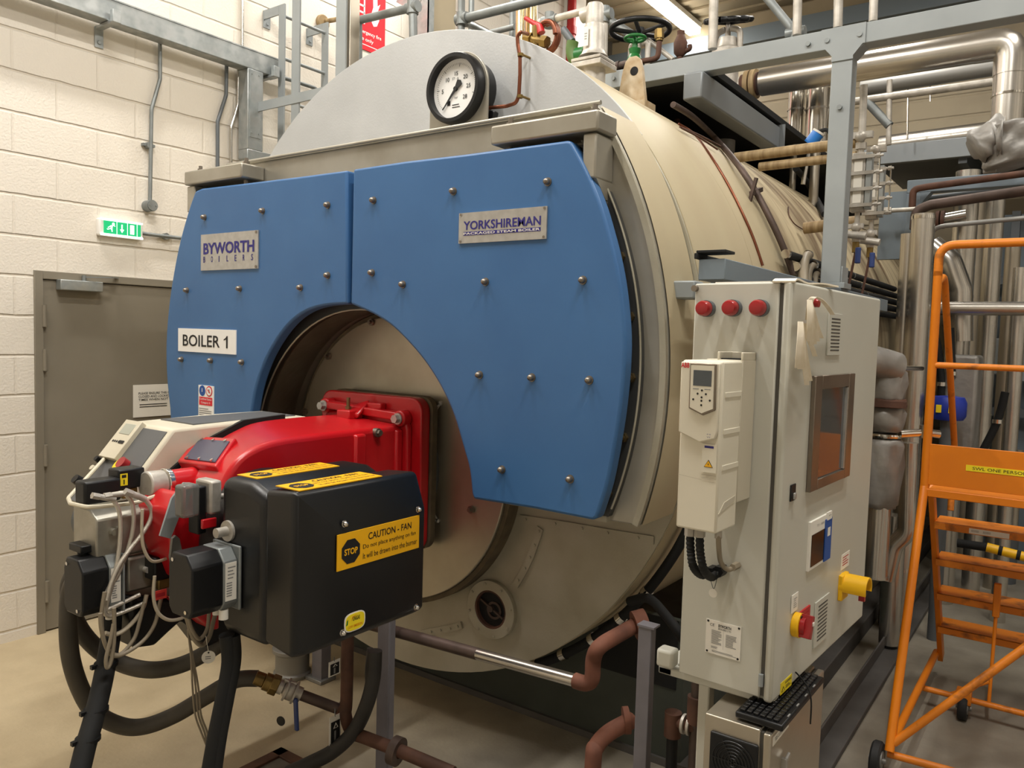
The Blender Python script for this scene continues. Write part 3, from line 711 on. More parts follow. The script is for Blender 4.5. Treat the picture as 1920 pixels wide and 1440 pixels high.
# copper gauge pipe with siphon and cock
yp = -.06
t = thing('gauge_pipe', 'bent copper pipe from the pressure gauge up to the brass cock on the boiler', 'pipe', U(970, 200, 'y', yp))
P = [U(907, 203, 'y', yg+.07)]+[U(x, y, 'y', yp) for x, y in ((950, 199), (968, 193), (973, 178), (975, 140), (975, 108), (971, 84), (970, 68), (976, 60))]+[U(990, 64, 'y', .1)]
MB().tube(rounded(P, .05), .0075, 12).build('pipe', 'copper', t)
for x, y in ((976, 103), (975, 181)):
    p = U(x, y, 'y', yp); MB().ring(p+V(0, 0, -.006), (0, 0, 1), .007, .012, .012, 16).cyl(p+V(.008, 0, 0), p+V(.012, .05, 0), .005, n=8).build('pipe_clip', 'brass', t)
t = thing('gauge_cock', 'brass gauge cock with a red lever and a looped copper siphon behind the boiler rim', 'valve', U(1010, 80, 'y', .2))
ps = U(1005, 76, 'y', .2)
m = MB().cyl(ps+V(-.06, 0, .02), ps+V(.06, 0, -.02), .018, n=14).cyl(ps+V(0, 0, -.06), ps+V(0, 0, .06), .016, n=14).hexb(ps+V(-.05, 0, .017), (1, 0, -.3), .028, .03).hexb(ps+V(.03, 0, -.01), (1, 0, -.3), .026, .03).cyl(ps+V(0, 0, -.1), ps+V(0, 0, -.05), .022, n=14)
m.build('body', 'brass', t)
a = U(985, 34, 'y', .2); b = U(1012, 50, 'y', .2)
m = MB().tube([a, a+(b-a)*.6, b, U(1015, 62, 'y', .2)], [.009, .011, .016, .018], 10); m.build('lever', 'pipered', t)
c = U(1022, 68, 'y', .2)
m = MB()
m.tube([c+V(.052*math.cos(2*PI*i/24)+0.0, .0+.03*i/56, .062*math.sin(2*PI*i/24)) for i in range(0, 56)], .011, 10); m.build('siphon_loop', 'copper', t)
# lifting lug
p = U(1186, 182, 'y', 1.0); zs = ZB+math.sqrt(RB**2-p.x**2)
t = thing('lifting_lug', 'cream painted lifting lug with an eye standing on the shell before the grey beam', 'lug', (p.x, 1.0, zs))
top = U(1188, 118, 'y', 1.0)
L_ = [(-.085, -.02), (-.055, .16), (-.04, .205), (-.02, .225), (.02, .225), (.04, .205), (.055, .15), (.085, -.05)]
m = MB().prism([(p.x+a, .985, zs+b) for a, b in L_], (0, .03, 0)); m.build('lug_plate', 'lugpaint', t, bevel=.004)
m = MB().cyl((p.x+.012, .983, zs+.15), (p.x+.012, .9845, zs+.15), .022, n=18); m.build('eye', 'foamblack', t)
MB().box((p.x-.12, .94, zs-.06), (p.x+.10, 1.06, zs-.012)).build('doubler', 'lugpaint', t)
# ================================================================= BURNER
def UP(px, py, p0, n):
    d = ray(px, py); n = Vector(n); return CAMP+d*((Vector(p0)-CAMP).dot(n)/d.dot(n))
def UX(l, x): return [U(a, b, 'x', x) for a, b in l]
bu = thing('dual_fuel_burner', 'red burner with black fan box and cream control panel, mounted on the boiler front', 'burner', (0, -.6, .6))
YF = -.22
fx0, fx1, fz1, fz0 = -.335, .285, 1.492, .84
def rrect(x0, x1, z0, z1, r, y, k=6):
    P = []
    for cx, cz, a in ((x1-r, z1-r, 0), (x0+r, z1-r, 90), (x0+r, z0+r, 180), (x1-r, z0+r, 270)):
        P += [V(cx+r*math.cos(math.radians(a+90*i/k)), y, cz+r*math.sin(math.radians(a+90*i/k))) for i in range(k+1)]
    return P
MB().prism(rrect(fx0, fx1, fz0, fz1, .06, YF), (0, .055, 0)).build('mounting_flange', 'red', bu, bevel=.008, seg=3)
MB().prism(rrect(fx0+.005, fx1+.012, fz0, fz1+.004, .06, YF+.056), (0, .03, 0)).build('flange_gasket', 'rope', bu)
MB().cyl((0, YF+.086, 1.17), (0, -.094, 1.17), .28, n=48).build('draught_tube', 'steel_dark', bu)
# clamping frame of the housing
m = MB().prism(rrect(-.285, .235, .9, 1.405, .05, YF-.03), (0, .03, 0)); m.build('housing_rim', 'red', bu, bevel=.01, seg=3)
for x, z in ((-.26, 1.425), (.20, 1.405)):
    m = MB().cyl((x, YF-.05, z), (x, YF, z), .034, n=20); m.build('boss', 'red', bu, bevel=.006)
    MB().cyl((x, YF-.052, z), (x, YF-.058, z), .024, n=16).hexb((x, YF-.058, z), (0, -1, 0), .018, .02).build('flange_bolt', 'alu', bu)
m = MB().bar((-.24, YF-.03, 1.43), (.19, YF-.03, 1.412), .05, .035).prism([(-.07, YF-.09, 1.39), (.0, YF-.09, 1.39), (.0, YF-.02, 1.45), (-.07, YF-.02, 1.43)], (.0, .0, .02)); m.build('clamp_bar', 'red', bu, bevel=.006)
m = MB().box((-.02, YF-.035, 1.43), (.08, YF, 1.458)).box((-.10, YF-.12, 1.385), (-.02, YF-.04, 1.425)); m.build('hinge_lug', 'red', bu, bevel=.006)
MB().cyl((-.075, YF-.075, 1.42), (-.075, YF-.075, 1.475), .008, n=10).hexb((-.075, YF-.075, 1.425), (0, 0, 1), .014, .012).build('stud', 'brassbolt', bu)
MB().cyl((.02, YF-.04, 1.42), (.02, YF-.05, 1.42), .014, n=12).build('screw', 'brassbolt', bu)
# red housing: curved duct
Lp = [(-.24, 1.395), (-.5, 1.398), (-.70, 1.392), (-.80, 1.365), (-.90, 1.322), (-.98, 1.28), (-1.04, 1.24), (-1.09, 1.19), (-1.115, 1.13), (-1.12, 1.05), (-1.11, .95), (-1.07, .85), (-.98, .76), (-.8, .72), (-.5, .76), (-.24, .92)]
Rp = [(-.24, 1.378), (-.5, 1.378), (-.72, 1.377), (-.86, 1.374), (-.95, 1.362), (-1.02, 1.335), (-1.06, 1.30), (-1.09, 1.25), (-1.11, 1.18), (-1.12, 1.08), (-1.11, .96), (-1.07, .86), (-.98, .77), (-.8, .73), (-.5, .77), (-.24, .93)]
def fine(P): return [(q.y, q.z) for q in spline([V(0, a, b) for a, b in P], 4)]
LF, RF = fine(Lp), fine(Rp)
m = MB(); m.loft([V(-.17, a, b) for a, b in LF], [V(.20, a, b) for a, b in RF]); m.build('housing', 'red', bu, bevel=.022, seg=4, sharp=50)
m = MB().box((.19, -.52, .95), (.215, -.46, 1.36)).box((.19, -.29, .95), (.212, -.25, 1.36)); m.build('housing_rib', 'red', bu, bevel=.01)
p = U(706, 811, 'x', .203); MB().cyl(p-V(.01, 0, 0), p+V(.012, 0, 0), .018, n=18).hexb(p+V(.012, 0, 0), (1, 0, 0), .013, .012).build('side_bolt', 'bolt', bu)
# sloping face with the blue-grey plate
a, b, c, d = UX([(345, 859), (374, 823), (430, 827), (403, 866)], 0)
p0 = V(0.0, -1.0, 1.325); nn = V(-.10, -.45, .87).normalized()
Q = [UP(x, y, p0, nn) for x, y in ((345, 859), (374, 823), (430, 827), (403, 866))]
m = MB().prism(Q, -nn*.05); rp_ = m.build('cover_plate', 'plategrey', bu)
m = MB().prism([UP(x, y, p0-nn*.004, nn) for x, y in ((332, 864), (370, 817), (442, 821), (404, 874))], -nn*.05); m.build('plate_seat', 'red', bu, bevel=.006)
for i in range(6):
    q = Q[0].lerp(Q[3], .08+.42*(i % 3)) if i < 3 else Q[1].lerp(Q[2], .08+.42*(i % 3))
    q = q+((Q[0]+Q[2])/2-q)*.07; MB().cyl(q, q+nn*.006, .006, n=10).build('cover_screw', 'chrome', rp_)
# control panel
X0, X1 = -.50, -.188
prof = [(-.42, 1.392), (-.72, 1.394), (-1.04, 1.387), (-1.275, 1.105), (-1.24, 1.085), (-.95, 1.06), (-.42, 1.06)]
m = MB().prism([V(X0, a, b) for a, b in prof], (X1-X0, 0, 0)); cp = m.build('control_housing', 'cream', bu, bevel=.012, seg=3)
m = MB().prism([V(X1-.004, a, b) for a, b in ((-.55, 1.41), (-.75, 1.40), (-.92, 1.335), (-1.06, 1.24), (-1.14, 1.12), (-1.0, 1.06), (-.55, 1.1))], (.017, 0, 0)); m.build('side_gap_seal', 'foamblack', cp)
sl = V(0, 1.04-1.275, 1.385-1.105); sl = V(0, .235, .28).normalized()
cen = V((X0+X1)/2, (-1.04-1.275)/2, (1.385+1.105)/2)
fr = Fr(cen, (1, 0, 0), sl, X1-X0, math.hypot(.235, .28))
def on_f(pts, off=0): return [UP(x, y, fr.c+fr.n*off, fr.n) for x, y in pts]
def uvf(x, y): q = UP(x, y, fr.c, fr.n)-fr.c; return (q.dot(fr.ux)/fr.w+.5, q.dot(fr.uy)/fr.h+.5)
m = MB().slab(fr, .05, .04, .93, .96, -.01, .004); m.build('front_panel', 'panelgrey', cp)
u0, v0 = uvf(197, 855); u1, v1 = uvf(264, 801)
fd = Fr(fr.p((u0+u1)/2+.04, (v0+v1)/2, 0), fr.ux, fr.uy, .115, fr.h*.46)
m = MB().slab(fd, 0, 0, 1, 1, 0, .022); m.mat(1).slab(fd, .18, .62, .82, .90, .02, .0235); m.mat(2)
for i in range(4): m.disc(fd, .2+.12*i, .42, .005, .0236, 10)
m.poly(fd, [(.56, .38), (.86, .38), (.86, .46), (.56, .46)], .0236)
m.build('display_unit', ['cream', 'lcdlight', 'ink'], cp, bevel=.004)
for nm, x, y, r, h, mt in (('selector_knob', 187, 864, .012, .02, 'black'), ('push_button', 176, 879, .012, .012, 'cream'), ('indicator_lamp', 193, 905, .008, .008, 'label_yellow'), ('selector_knob', 152, 905, .02, .03, 'black')):
    q = UP(x, y, fr.c, fr.n); MB().cyl(q, q+fr.n*h, r, r*.85, 16).build(nm, mt, cp)
q = UP(228, 876, fr.c, fr.n); MB().cyl(q, q+fr.n*.015, .032, n=24).build('stop_collar', 'label_yellow', cp); MB().cyl(q+fr.n*.015+V(.03, .01, 0), q+fr.n*.04+V(.03, .01, 0), .022, n=20).build('stop_button', 'redplastic', cp)
m = MB()
for x0, y0, x1, y1 in ((206, 905, 216, 890), (211, 905, 222, 884), (216, 902, 226, 886), (190, 902, 214, 905)):
    a, b = on_f([(x0, y0), (x1, y1)], .006); m.tube([a, b], .0025, 6)
m.build('mimic_lines', 'label_yellow', cp)
zt_ = 1.392
m = MB(); pz = [UP(x, y, (0, 0, zt_), (0, 0, 1)) for x, y in ((330, 787), (383, 781), (443, 779), (512, 787), (395, 795))]
m.prism([V(-.46, -.93, zt_-.004), V(-.235, -.93, zt_-.004), V(-.235, -.45, zt_-.003), V(-.46, -.45, zt_-.003)], (0, 0, .006)); m.build('top_plate', 'panelgrey', cp)
m = MB().tube(rounded([U(205, 850, 'x', -.47), U(128, 934, 'x', -.30), U(132, 944, 'x', -.12), U(168, 952, 'x', .01), U(255, 943, 'x', .02), U(292, 930, 'x', .02)], .04), .007, 8); m.build('guard_rail', 'cream', cp)
# fan box: two black lobes with chamfered top
FY0, FY1, FZ0, FZ1 = -1.218, -.715, .822, 1.306
def lobe(xa, xb, nm, ch):
    P = [(xa, FZ0+.02), (xa, FZ1), (xb-ch[0], FZ1), (xb, FZ1-ch[1]), (xb, FZ0+.02), (xb-.03, FZ0), (xa+.03, FZ0)]
    m = MB().prism([V(a, FY0, b) for a, b in P], (0, FY1-FY0, 0)); return m.build(nm, 'black_satin', bu, bevel=.034, seg=6, sharp=60)
l1 = lobe(.36, .595, 'fan_box_lobe', (.09, .035))
fa_ = U(637, 1000, 'x', .762).y
LA = [V(.585, FY0, FZ0+.02), V(.585, FY1, FZ0+.02), V(.585, FY1, FZ1-.01), V(.585, FY0, FZ1-.01)]
LB_ = [V(.715, FY0, FZ0), V(.715, FY1, FZ0), V(.715, FY1, FZ1), V(.715, FY0, FZ1)]
LC = [V(.762, fa_, FZ0+.03), V(.762, FY1-.0, FZ0+.03), V(.762, FY1-.0, FZ1-.125), V(.762, fa_, FZ1-.125)]
m = MB(); m.add(LA+LB_+LC, [(3, 2, 1, 0)]+[(k*4+i, k*4+(i+1) % 4, k*4+4+(i+1) % 4, k*4+4+i) for k in (0, 1) for i in range(4)]+[(8, 9, 10, 11)])
l2 = m.build('fan_box_lobe', 'black_satin', bu, bevel=.014, seg=4, sharp=28)
MB().box((.40, FY0+.03, FZ0+.02), (.70, FY1-.03, FZ1-.03)).build('fan_box_core', 'black', bu)
def caution(fr, o, only=None):
    m = MB().slab(fr, 0, 0, 1, 1, -.001, .002); m.mat(1).disc(fr, .15, .47, fr.h*.36, .003, 8, PI/8).text('CAUTION - FAN', fr, (.35, .66, .89, .86), .003, .01)
    m.text('Do not place anything on fan', fr, (.29, .40, .95, .56), .003).text('It will be drawn into the burner', fr, (.29, .15, .97, .31), .003); m.mat(0).text('STOP', fr, (.075, .38, .225, .56), .0036, .03)
    m.build('caution_label', ['gold_label', 'ink'], o)
fr = quad([(632, 1001), (785, 968), (785, 1030), (631, 1068)], 'x', .7635); caution(fr, l2)
caution(Fr((.655, -1.03, FZ1+.0005), (0, 1, 0), (-1, 0, 0), .33, .105), l2)
caution(Fr((.425, -1.0, FZ1+.0005), (0, 1, 0), (-1, 0, 0), .33, .10), l1)
for x, y in ((645, 982), (783, 955), (641, 1186), (779, 1138)):
    p = U(x, y, 'x', .76); MB().acorn(p, (1, 0, 0), .008).build('cover_nut', 'chrome', l2)
fr = quad([(645, 1151), (684, 1143), (684, 1178), (645, 1186)], 'x', .763)
k = 24; m = MB(); m.prism([fr.p(.5+.5*math.copysign(abs(math.cos(2*PI*i/k))**.6, math.cos(2*PI*i/k)), .5+.5*math.copysign(abs(math.sin(2*PI*i/k))**.6, math.sin(2*PI*i/k)), 0) for i in range(k)], fr.n*.002); m.mat(1)
m.prism([fr.p(.5+.45*math.copysign(abs(math.cos(2*PI*i/k))**.6, math.cos(2*PI*i/k)), .5+.44*math.copysign(abs(math.sin(2*PI*i/k))**.6, math.sin(2*PI*i/k)), .002) for i in range(k)], fr.n*.001); m.mat(2).text('UNIGAS', fr, (.38, .56, .72, .78), .0035, .02)
m.mat(3).text('LOW EMISSION', fr, (.16, .22, .84, .36), .0035, .01).poly(fr, [(.3, .56), (.36, .8), (.62, .86), (.4, .76)], .0034); m.mat(4).poly(fr, [(.06, .4), (.14, .45), (.16, .72), (.10, .66)], .0034)
m.build('badge', ['paper', 'label_yellow', 'ink', 'orange', 'green'], l2)
p = U(429, 995, 'y', FY0); MB().cyl(p, p+V(0, -.008, 0), .032, n=24).cyl(p+V(0, -.008, 0), p+V(0, -.045, 0), .015, n=16).build('fan_box_stud', 'castsilver', l1)
# fan scroll and motor behind the box
MB().cyl((.20, -.96, 1.05), (.37, -.96, 1.05), .235, n=48).build('fan_scroll', 'black', bu, bevel=.02)
MB().cyl((-.17, -.95, 1.0), (-.32, -.95, 1.0), .2, n=40).build('motor_casing', 'black', bu, bevel=.02)
# parts hanging under the housing
m = MB().prism(UX([(205, 1105), (330, 1110), (400, 1140), (400, 1178), (352, 1200), (322, 1162), (305, 1150), (282, 1170), (255, 1195), (215, 1200)], -.1), (.12, 0, 0)); m.build('lower_cowl', 'black', bu, bevel=.012)
m = MB().prism(UX([(318, 960), (345, 925), (385, 935), (390, 1100), (345, 1090), (322, 1030)], .16), (-.2, 0, 0)); m.build('inlet_elbow', 'red', bu, bevel=.015, seg=3)
m = MB().prism(UX([(320, 1120), (412, 1150), (412, 1180), (400, 1182), (350, 1140)], .12), (-.1, 0, 0)); m.build('lower_bracket', 'red', bu, bevel=.008)
m = MB().prism(UX([(320, 1045), (324, 1010), (330, 1004), (337, 1010), (344, 1045), (340, 1075), (326, 1075)], .175), (-.012, 0, 0)); m.build('bracket_plate', 'ledger', bu)
# oil and gas train
XB = .0
a, b = U(180, 976, 'x', XB), U(310, 1030, 'x', XB)
xl = U(137, 985, 'y', a.y).x
prof = [(a.y, a.z-.002), (b.y, a.z+.0), (b.y, b.z), (a.y, b.z)]
zb0, zb1 = a.z-.13, a.z
m = MB().prism([(XB, a.y, zb0), (XB, a.y, zb1), (XB-.045, a.y, zb1+.028), (xl, a.y, zb1+.028), (xl, a.y, zb0)], (0, .26, 0)); gb = m.build('gas_block', 'castblock', bu, bevel=.006)
p = U(210, 996, 'x', XB); MB().cyl(p, p+V(.02, 0, 0), .011, n=14).ring(p+V(0, .02, 0), (1, 0, 0), .006, .014, .012, 16).build('test_point', 'castblock', gb)
m = MB(); pr = U(120, 978, 'y', a.y+.02); m.cyl((xl, a.y+.12, zb0+.08), (xl-.09, a.y+.12, zb0+.08), .085, n=32); m.build('pipe_stub', 'steel_dark', gb)
m = MB().bar((XB-.05, a.y+.26, zb1), (XB-.03, -1.08, zb1+.02), .10, .12); m.build('block_neck', 'castblock', gb, bevel=.005)
m = MB().prism(UX([(300, 1005), (322, 935), (345, 905), (358, 905), (340, 960), (320, 1010)], .185), (-.008, 0, 0)); m.build('mounting_strap', 'steel_grey', bu)
# lower valve body
a, b = U(215, 1042, 'x', -.02), U(345, 1130, 'x', -.02)
m = MB().box((-.14, a.y, b.z+.02), (-.02, b.y-.02, a.z)); m.build('valve_body', 'castblock', gb, bevel=.01)
a, b = U(238, 1047, 'x', .0), U(292, 1100, 'x', .0); m = MB().box((-.03, a.y, b.z), (.0, b.y, a.z)); m.build('valve_cover', 'castblock', gb, bevel=.01)
p = U(272, 1067, 'x', .0); MB().cyl(p, p+V(.02, 0, 0), .010, n=14).build('valve_plug', 'castsilver', gb)
# solenoid coils
def solenoid(x0, y0, x1, y1, X, D, yl=False):
    a, b = U(x0, y0, 'x', X), U(x1, y1, 'x', X)
    m = MB().box((X-D, a.y, b.z), (X, b.y, a.z)); o = m.build('solenoid_coil', 'black', bu, bevel=.006)
    m = MB().box((X-D*.8, a.y+.02, b.z-.035), (X-.01, b.y-.02, b.z)); m.build('solenoid_base', 'brass', o, bevel=.004)
    fr = Fr((X, a.y+(b.y-a.y)*(.2 if yl else .7), (a.z+b.z)/2), (0, 1, 0), (0, 0, 1), .025, (a.z-b.z)*.6)
    m = MB().slab(fr, 0, 0, 1, 1, 0, .001); m.mat(1)
    if yl: m.poly(fr, [(.2, .65), (.8, .65), (.8, .9), (.2, .9)], .0015).poly(fr, [(.42, .1), (.58, .1), (.58, .5), (.42, .5)], .0015)
    else: m.lines(fr, .1, .9, .1, .9, 5, .0015)
    m.build('coil_label', ['label_yellow', 'ink'] if yl else ['inkgrey', 'ink'], o); return o
solenoid(222, 882, 272, 912, -.06, .07, True)
solenoid(290, 1048, 335, 1080, .06, .07)
a, b = U(158, 908, 'x', -.05), U(228, 938, 'x', -.05)
MB().box((-.115, a.y, b.z), (-.05, b.y, a.z+.005)).build('hose_manifold', 'black', bu, bevel=.008)
# nozzle lance coupling
a, b = U(272, 910, 'x', -.03), U(325, 905, 'x', -.03)
m = MB().cyl(a, a.lerp(b, .62), .047, n=28); m.build('lance_coupling', 'castsilver', bu, bevel=.006); MB().cyl(a.lerp(b, .62), a.lerp(b, .82), .052, n=28).build('coupling_ring', 'chrome', bu, bevel=.003)
MB().cyl(a.lerp(b, .82), b+V(0, .1, 0), .045, n=24).build('coupling_socket', 'red', bu, bevel=.006)
# air pressure switch with clear cover
X = .30
a, b = U(343, 912, 'x', X), U(392, 965, 'x', X)
MB().box((X-.05, a.y, b.z), (X+.0, b.y-.03, a.z)).build('switch_cover', 'clearplast', bu, bevel=.01, seg=3)
MB().box((X-.06, b.y-.035, b.z-.06), (X-.005, b.y-.005, a.z-.01)).build('switch_body', 'black', bu, bevel=.006)
MB().box((X-.075, b.y-.002, b.z+.0), (X+.01, b.y+.04, a.z+.004)).build('switch_base', 'castsilver', bu, bevel=.008)
MB().box((X-.0, b.y-.03, b.z-.04), (X+.012, b.y+.02, b.z-.01)).build('switch_clip', 'red', bu, bevel=.003)
MB().tube([U(393, 932, 'x', X), U(420, 930, 'x', X)], .009, 10).build('air_tube', 'castsilver', bu)
# damper servomotors
def servo(xl_, xr, yt, yb_, X, W, labx):
    a, b = U(xl_, yt, 'x', X), U(xr, yb_, 'x', X); L = b.y-a.y; H = a.z-b.z
    y1 = a.y+L*.64
    oct_ = [(X-W*.85, b.z), (X-W*.15, b.z), (X, b.z+H*.12), (X, a.z-H*.2), (X-W*.25, a.z), (X-W*.85, a.z), (X-W, a.z-H*.2), (X-W, b.z+H*.12)]
    o = MB().prism([V(p, a.y, q) for p, q in oct_], (0, y1-a.y, 0)).build('servo_cap', 'black', bu, bevel=.005)
    MB().prism([V(p+(.003 if p > X-W/2 else -.003), y1, q) for p, q in oct_], (0, L*.30, 0)).build('servo_body', 'galv_dull', o, bevel=.004)
    MB().box((X-W-.006, y1+L*.30, b.z-.006), (X+.012, y1+L*.36, a.z+.004)).build('servo_flange', 'galv_dull', o, bevel=.004)
    fr = Fr((X+.0035, y1+L*.15, (a.z+b.z)/2-.005), (0, 1, 0), (0, 0, 1), L*.24, H*.62); m = MB().slab(fr, 0, 0, 1, 1, 0, .001); m.mat(1).lines(fr, .1, .6, .1, .5, 6, .0015).lines(fr, .2, .9, .55, .92, 4, .0015, .35); m.build('rating_label', ['paper', 'inkgrey'], o)
    for p, q in ((X-W*.8, a.z-H*.12), (X-W*.25, b.z+H*.1)): MB().cyl((p, a.y, q), (p, a.y-.003, q), .006, n=10).build('servo_screw', 'chrome', o)
    m = MB().cyl((X-.02, y1+L*.1, b.z), (X-.02, y1+L*.1, b.z-.03), .014, n=14).cyl((X-.055, y1+L*.1, b.z), (X-.055, y1+L*.1, b.z-.024), .012, n=14); m.build('cable_gland', 'paper', o)
servo(360, 449, 1046, 1138, .47, .12, 0)
servo(154, 232, 1055, 1140, .03, .12, 0)
q = U(155, 1040, 'x', -.06); m = MB().box((q.x-.05, q.y-.02, q.z+.01), (q.x+.03, q.y+.06, q.z+.035)).cyl(q+V(0, 0, -.03), q+V(0, 0, .012), .016, n=12); m.build('linkage', 'black', bu, bevel=.004)
fr = quad([(288, 1107), (312, 1106), (312, 1123), (288, 1124)], 'x', .10); m = MB().slab(fr, 0, 0, 1, 1, 0, .002); m.mat(1).poly(fr, [(.15, .3), (.85, .3), (.85, .7), (.15, .7)], .003); m.build('red_tag', ['redtag', 'inkred'], bu)
# ----------------------------------------------------------------- hoses and cables of the burner
def hose(name, label, px, r, mt, cat='hose', group=None, k=8, ends=None, X=None):
    P = [U(q[0], q[1], 'x', q[2] if len(q) > 2 else X) for q in px]
    for p in P: p.z = max(p.z, r+.002)
    t = thing(name, label, cat, P[-1], group)
    MB().tube(spline(P, k), r, 14).build('hose' if cat == 'hose' else 'cable', mt, t)
    if ends:
        for i in ends:
            a, b = (P[0], P[1]) if i == 0 else (P[-1], P[-2]); d = (b-a).normalized()
            MB().cyl(a-d*.01, a+d*.045, r*1.35, n=14).hexb(a-d*.03, d, r*1.6, .022).build('end_fitting', 'castsilver', t)
    return t
G = 'braided oil hoses on the burner'
hose('braided_hose', 'braided steel hose from the left end of the black hose manifold', [(190, 932), (208, 935), (222, 955), (226, 990), (222, 1040), (212, 1090), (205, 1115), (199, 1140), (208, 1140), (262, 1115)], .0068, 'braid', group=G, ends=[0], X=.035)
hose('braided_hose', 'braided steel hose from the middle of the black hose manifold', [(213, 928), (232, 925), (248, 945), (250, 985), (240, 1030), (222, 1075), (203, 1105), (196, 1130), (205, 1155), (268, 1132)], .0068, 'braid', group=G, ends=[0], X=.035)
hose('braided_hose', 'braided steel hose from under the yellow-labelled solenoid', [(250, 927), (270, 935), (284, 955), (282, 975), (266, 1002), (240, 1035), (222, 1062), (208, 1095), (200, 1125)], .0075, 'braid', group=G, ends=[0], X=.05)
hose('signal_cable', 'thin light cable looping from the gas block to the right servomotor', [(267, 955), (266, 1000), (270, 1030), (285, 1052), (310, 1048), (330, 1035), (345, 1038), (358, 1052)], .005, 'cable_light', 'cable', X=.10)
hose('signal_cable', 'thin light cable looping below the red tag to the right servomotor', [(290, 1080), (288, 1120), (296, 1148), (315, 1162), (338, 1160), (358, 1148), (368, 1135)], .0055, 'cable_light', 'cable', X=.13)
hose('signal_cable', 'grey cable looping low in front of the left servomotor', [(188, 1150), (190, 1180), (200, 1215), (215, 1230), (240, 1222), (270, 1200), (290, 1170), (300, 1130), (305, 1110)], .0062, 'cable_grey', 'cable', X=.08)
hose('signal_cable', 'grey cable drawn round beneath the left servomotor', [(196, 1110), (190, 1160), (198, 1210), (222, 1228), (250, 1200), (262, 1165), (270, 1130)], .0062, 'cable_grey', 'cable', X=.05)
hose('signal_cable', 'short grey cable loop hanging below the left servomotor, lowest of the loops', [(214, 1140), (214, 1200), (208, 1240), (201, 1252), (199, 1235), (207, 1200), (213, 1170)], .006, 'cable_grey', 'cable', X=.10)
hose('signal_cable', 'light grey cable curving under the left servomotor to the valve', [(197, 1187), (215, 1190), (235, 1180), (255, 1160), (268, 1140), (275, 1115)], .007, 'cable_light', 'cable', X=.03)
hose('signal_cable', 'pair of grey cables hooping to the right servomotor glands, outer one', [(320, 1118), (340, 1130), (352, 1165), (362, 1195), (378, 1210), (392, 1195), (400, 1165), (405, 1148)], .007, 'cable_grey', 'cable', X=.26)
hose('signal_cable', 'pair of grey cables hooping to the right servomotor glands, inner one', [(335, 1126), (350, 1150), (360, 1180), (374, 1198), (388, 1180), (392, 1150)], .006, 'cable_grey', 'cable', X=.27)
for i, (dx, l) in enumerate(((0, 'left'), (6, 'middle'), (11, 'right'))):
    hose('hanging_wire', 'thin grey wire hanging to the floor, %s one of three below the right servomotor' % l, [(352, 1180), (358+dx*.3, 1230), (361+dx, 1290), (366+dx, 1340), (378+dx, 1375), (388, 1400)], .0032, 'cable_grey', 'cable', X=.2, group='thin wires hanging from the burner')
hose('rubber_hose', 'thick grey rubber hose making the large lower loop to the brass coupling', [(190, 1085, -.12), (160, 1078, -.24), (134, 1100, -.32), (128, 1160, -.32), (132, 1230, -.32), (150, 1290, -.32), (178, 1335, -.30), (225, 1360, -.27), (270, 1362, -.22), (325, 1342, -.15), (380, 1310, -.08), (440, 1276, .02), (484, 1272, .08)], .030, 'rubber_hose')
hose('rubber_hose', 'thick grey rubber hose making the smaller upper loop behind the black conduit', [(200, 1070, -.15), (160, 1058, -.34), (130, 1095, -.42), (140, 1160, -.41), (175, 1210, -.38), (225, 1243, -.32), (280, 1256, -.2), (335, 1248, -.14), (385, 1225, -.07), (430, 1195, .0)], .030, 'rubber_hose')
def conduit_black(px, r, label, ties, X):
    P = [U(a, b, 'x', x) for a, b, x in px]; P += [V(P[-1].x+.005, P[-1].y-.03, .12), V(P[-1].x+.01, P[-1].y-.04, .0)] if P[-1].z > .15 else []; t = thing('cable_conduit', label, 'conduit', P[-1])
    S = spline(P, 10); MB().tube(S, r, 14).build('conduit', 'foamblack', t)
    for i in ties: p = S[i]; MB().ring(p-V(0, 0, .006), (0, 0, 1), r*.98, r+.006, .010, 18).box(p+V(-.008, -r-.018, -.006), p+V(.006, -r, .006)).build('cable_tie', 'black', t)
conduit_black([(208, 1110, -.05), (210, 1160, -.03), (205, 1210, 0), (192, 1280, .05), (175, 1350, .10), (158, 1410, .14), (140, 1500, .18)], .030, 'thick black cable conduit dropping from the left of the burner towards the floor', (25, 37, 46), 0)
conduit_black([(425, 1190, .40), (430, 1240, .40), (418, 1310, .41), (402, 1390, .42), (388, 1480, .43)], .024, 'black cable conduit dropping from under the fan box, left of the pair', (), 0)
conduit_black([(438, 1190, .41), (440, 1240, .41), (427, 1310, .42), (412, 1390, .43), (400, 1480, .44)], .020, 'black cable conduit dropping from under the fan box, right of the pair', (), 0)
# hanging inspection tag
c = U(391, 1232, 'x', .27); t = thing('round_tag', 'round white inspection tag hanging below the right servomotor', 'tag', c)
fr = Fr(c, (.55, .83, 0), (0, 0, 1), .05, .05)
m = MB(); m.cyl(c-fr.n*.001, c+fr.n*.001, .021, n=24); m.mat(1).lines(fr, .3, .7, .35, .6, 2, .0016, .3).disc(fr, .5, .8, .003, .0016, 10); m.build('disc', ['paper', 'ink'], t)
MB().tube(spline([U(391, 1222, 'x', .27), U(386, 1190, 'x', .27), U(390, 1170, 'x', .27)], 6), .001, 6).build('tie_wire', 'chrome', t)
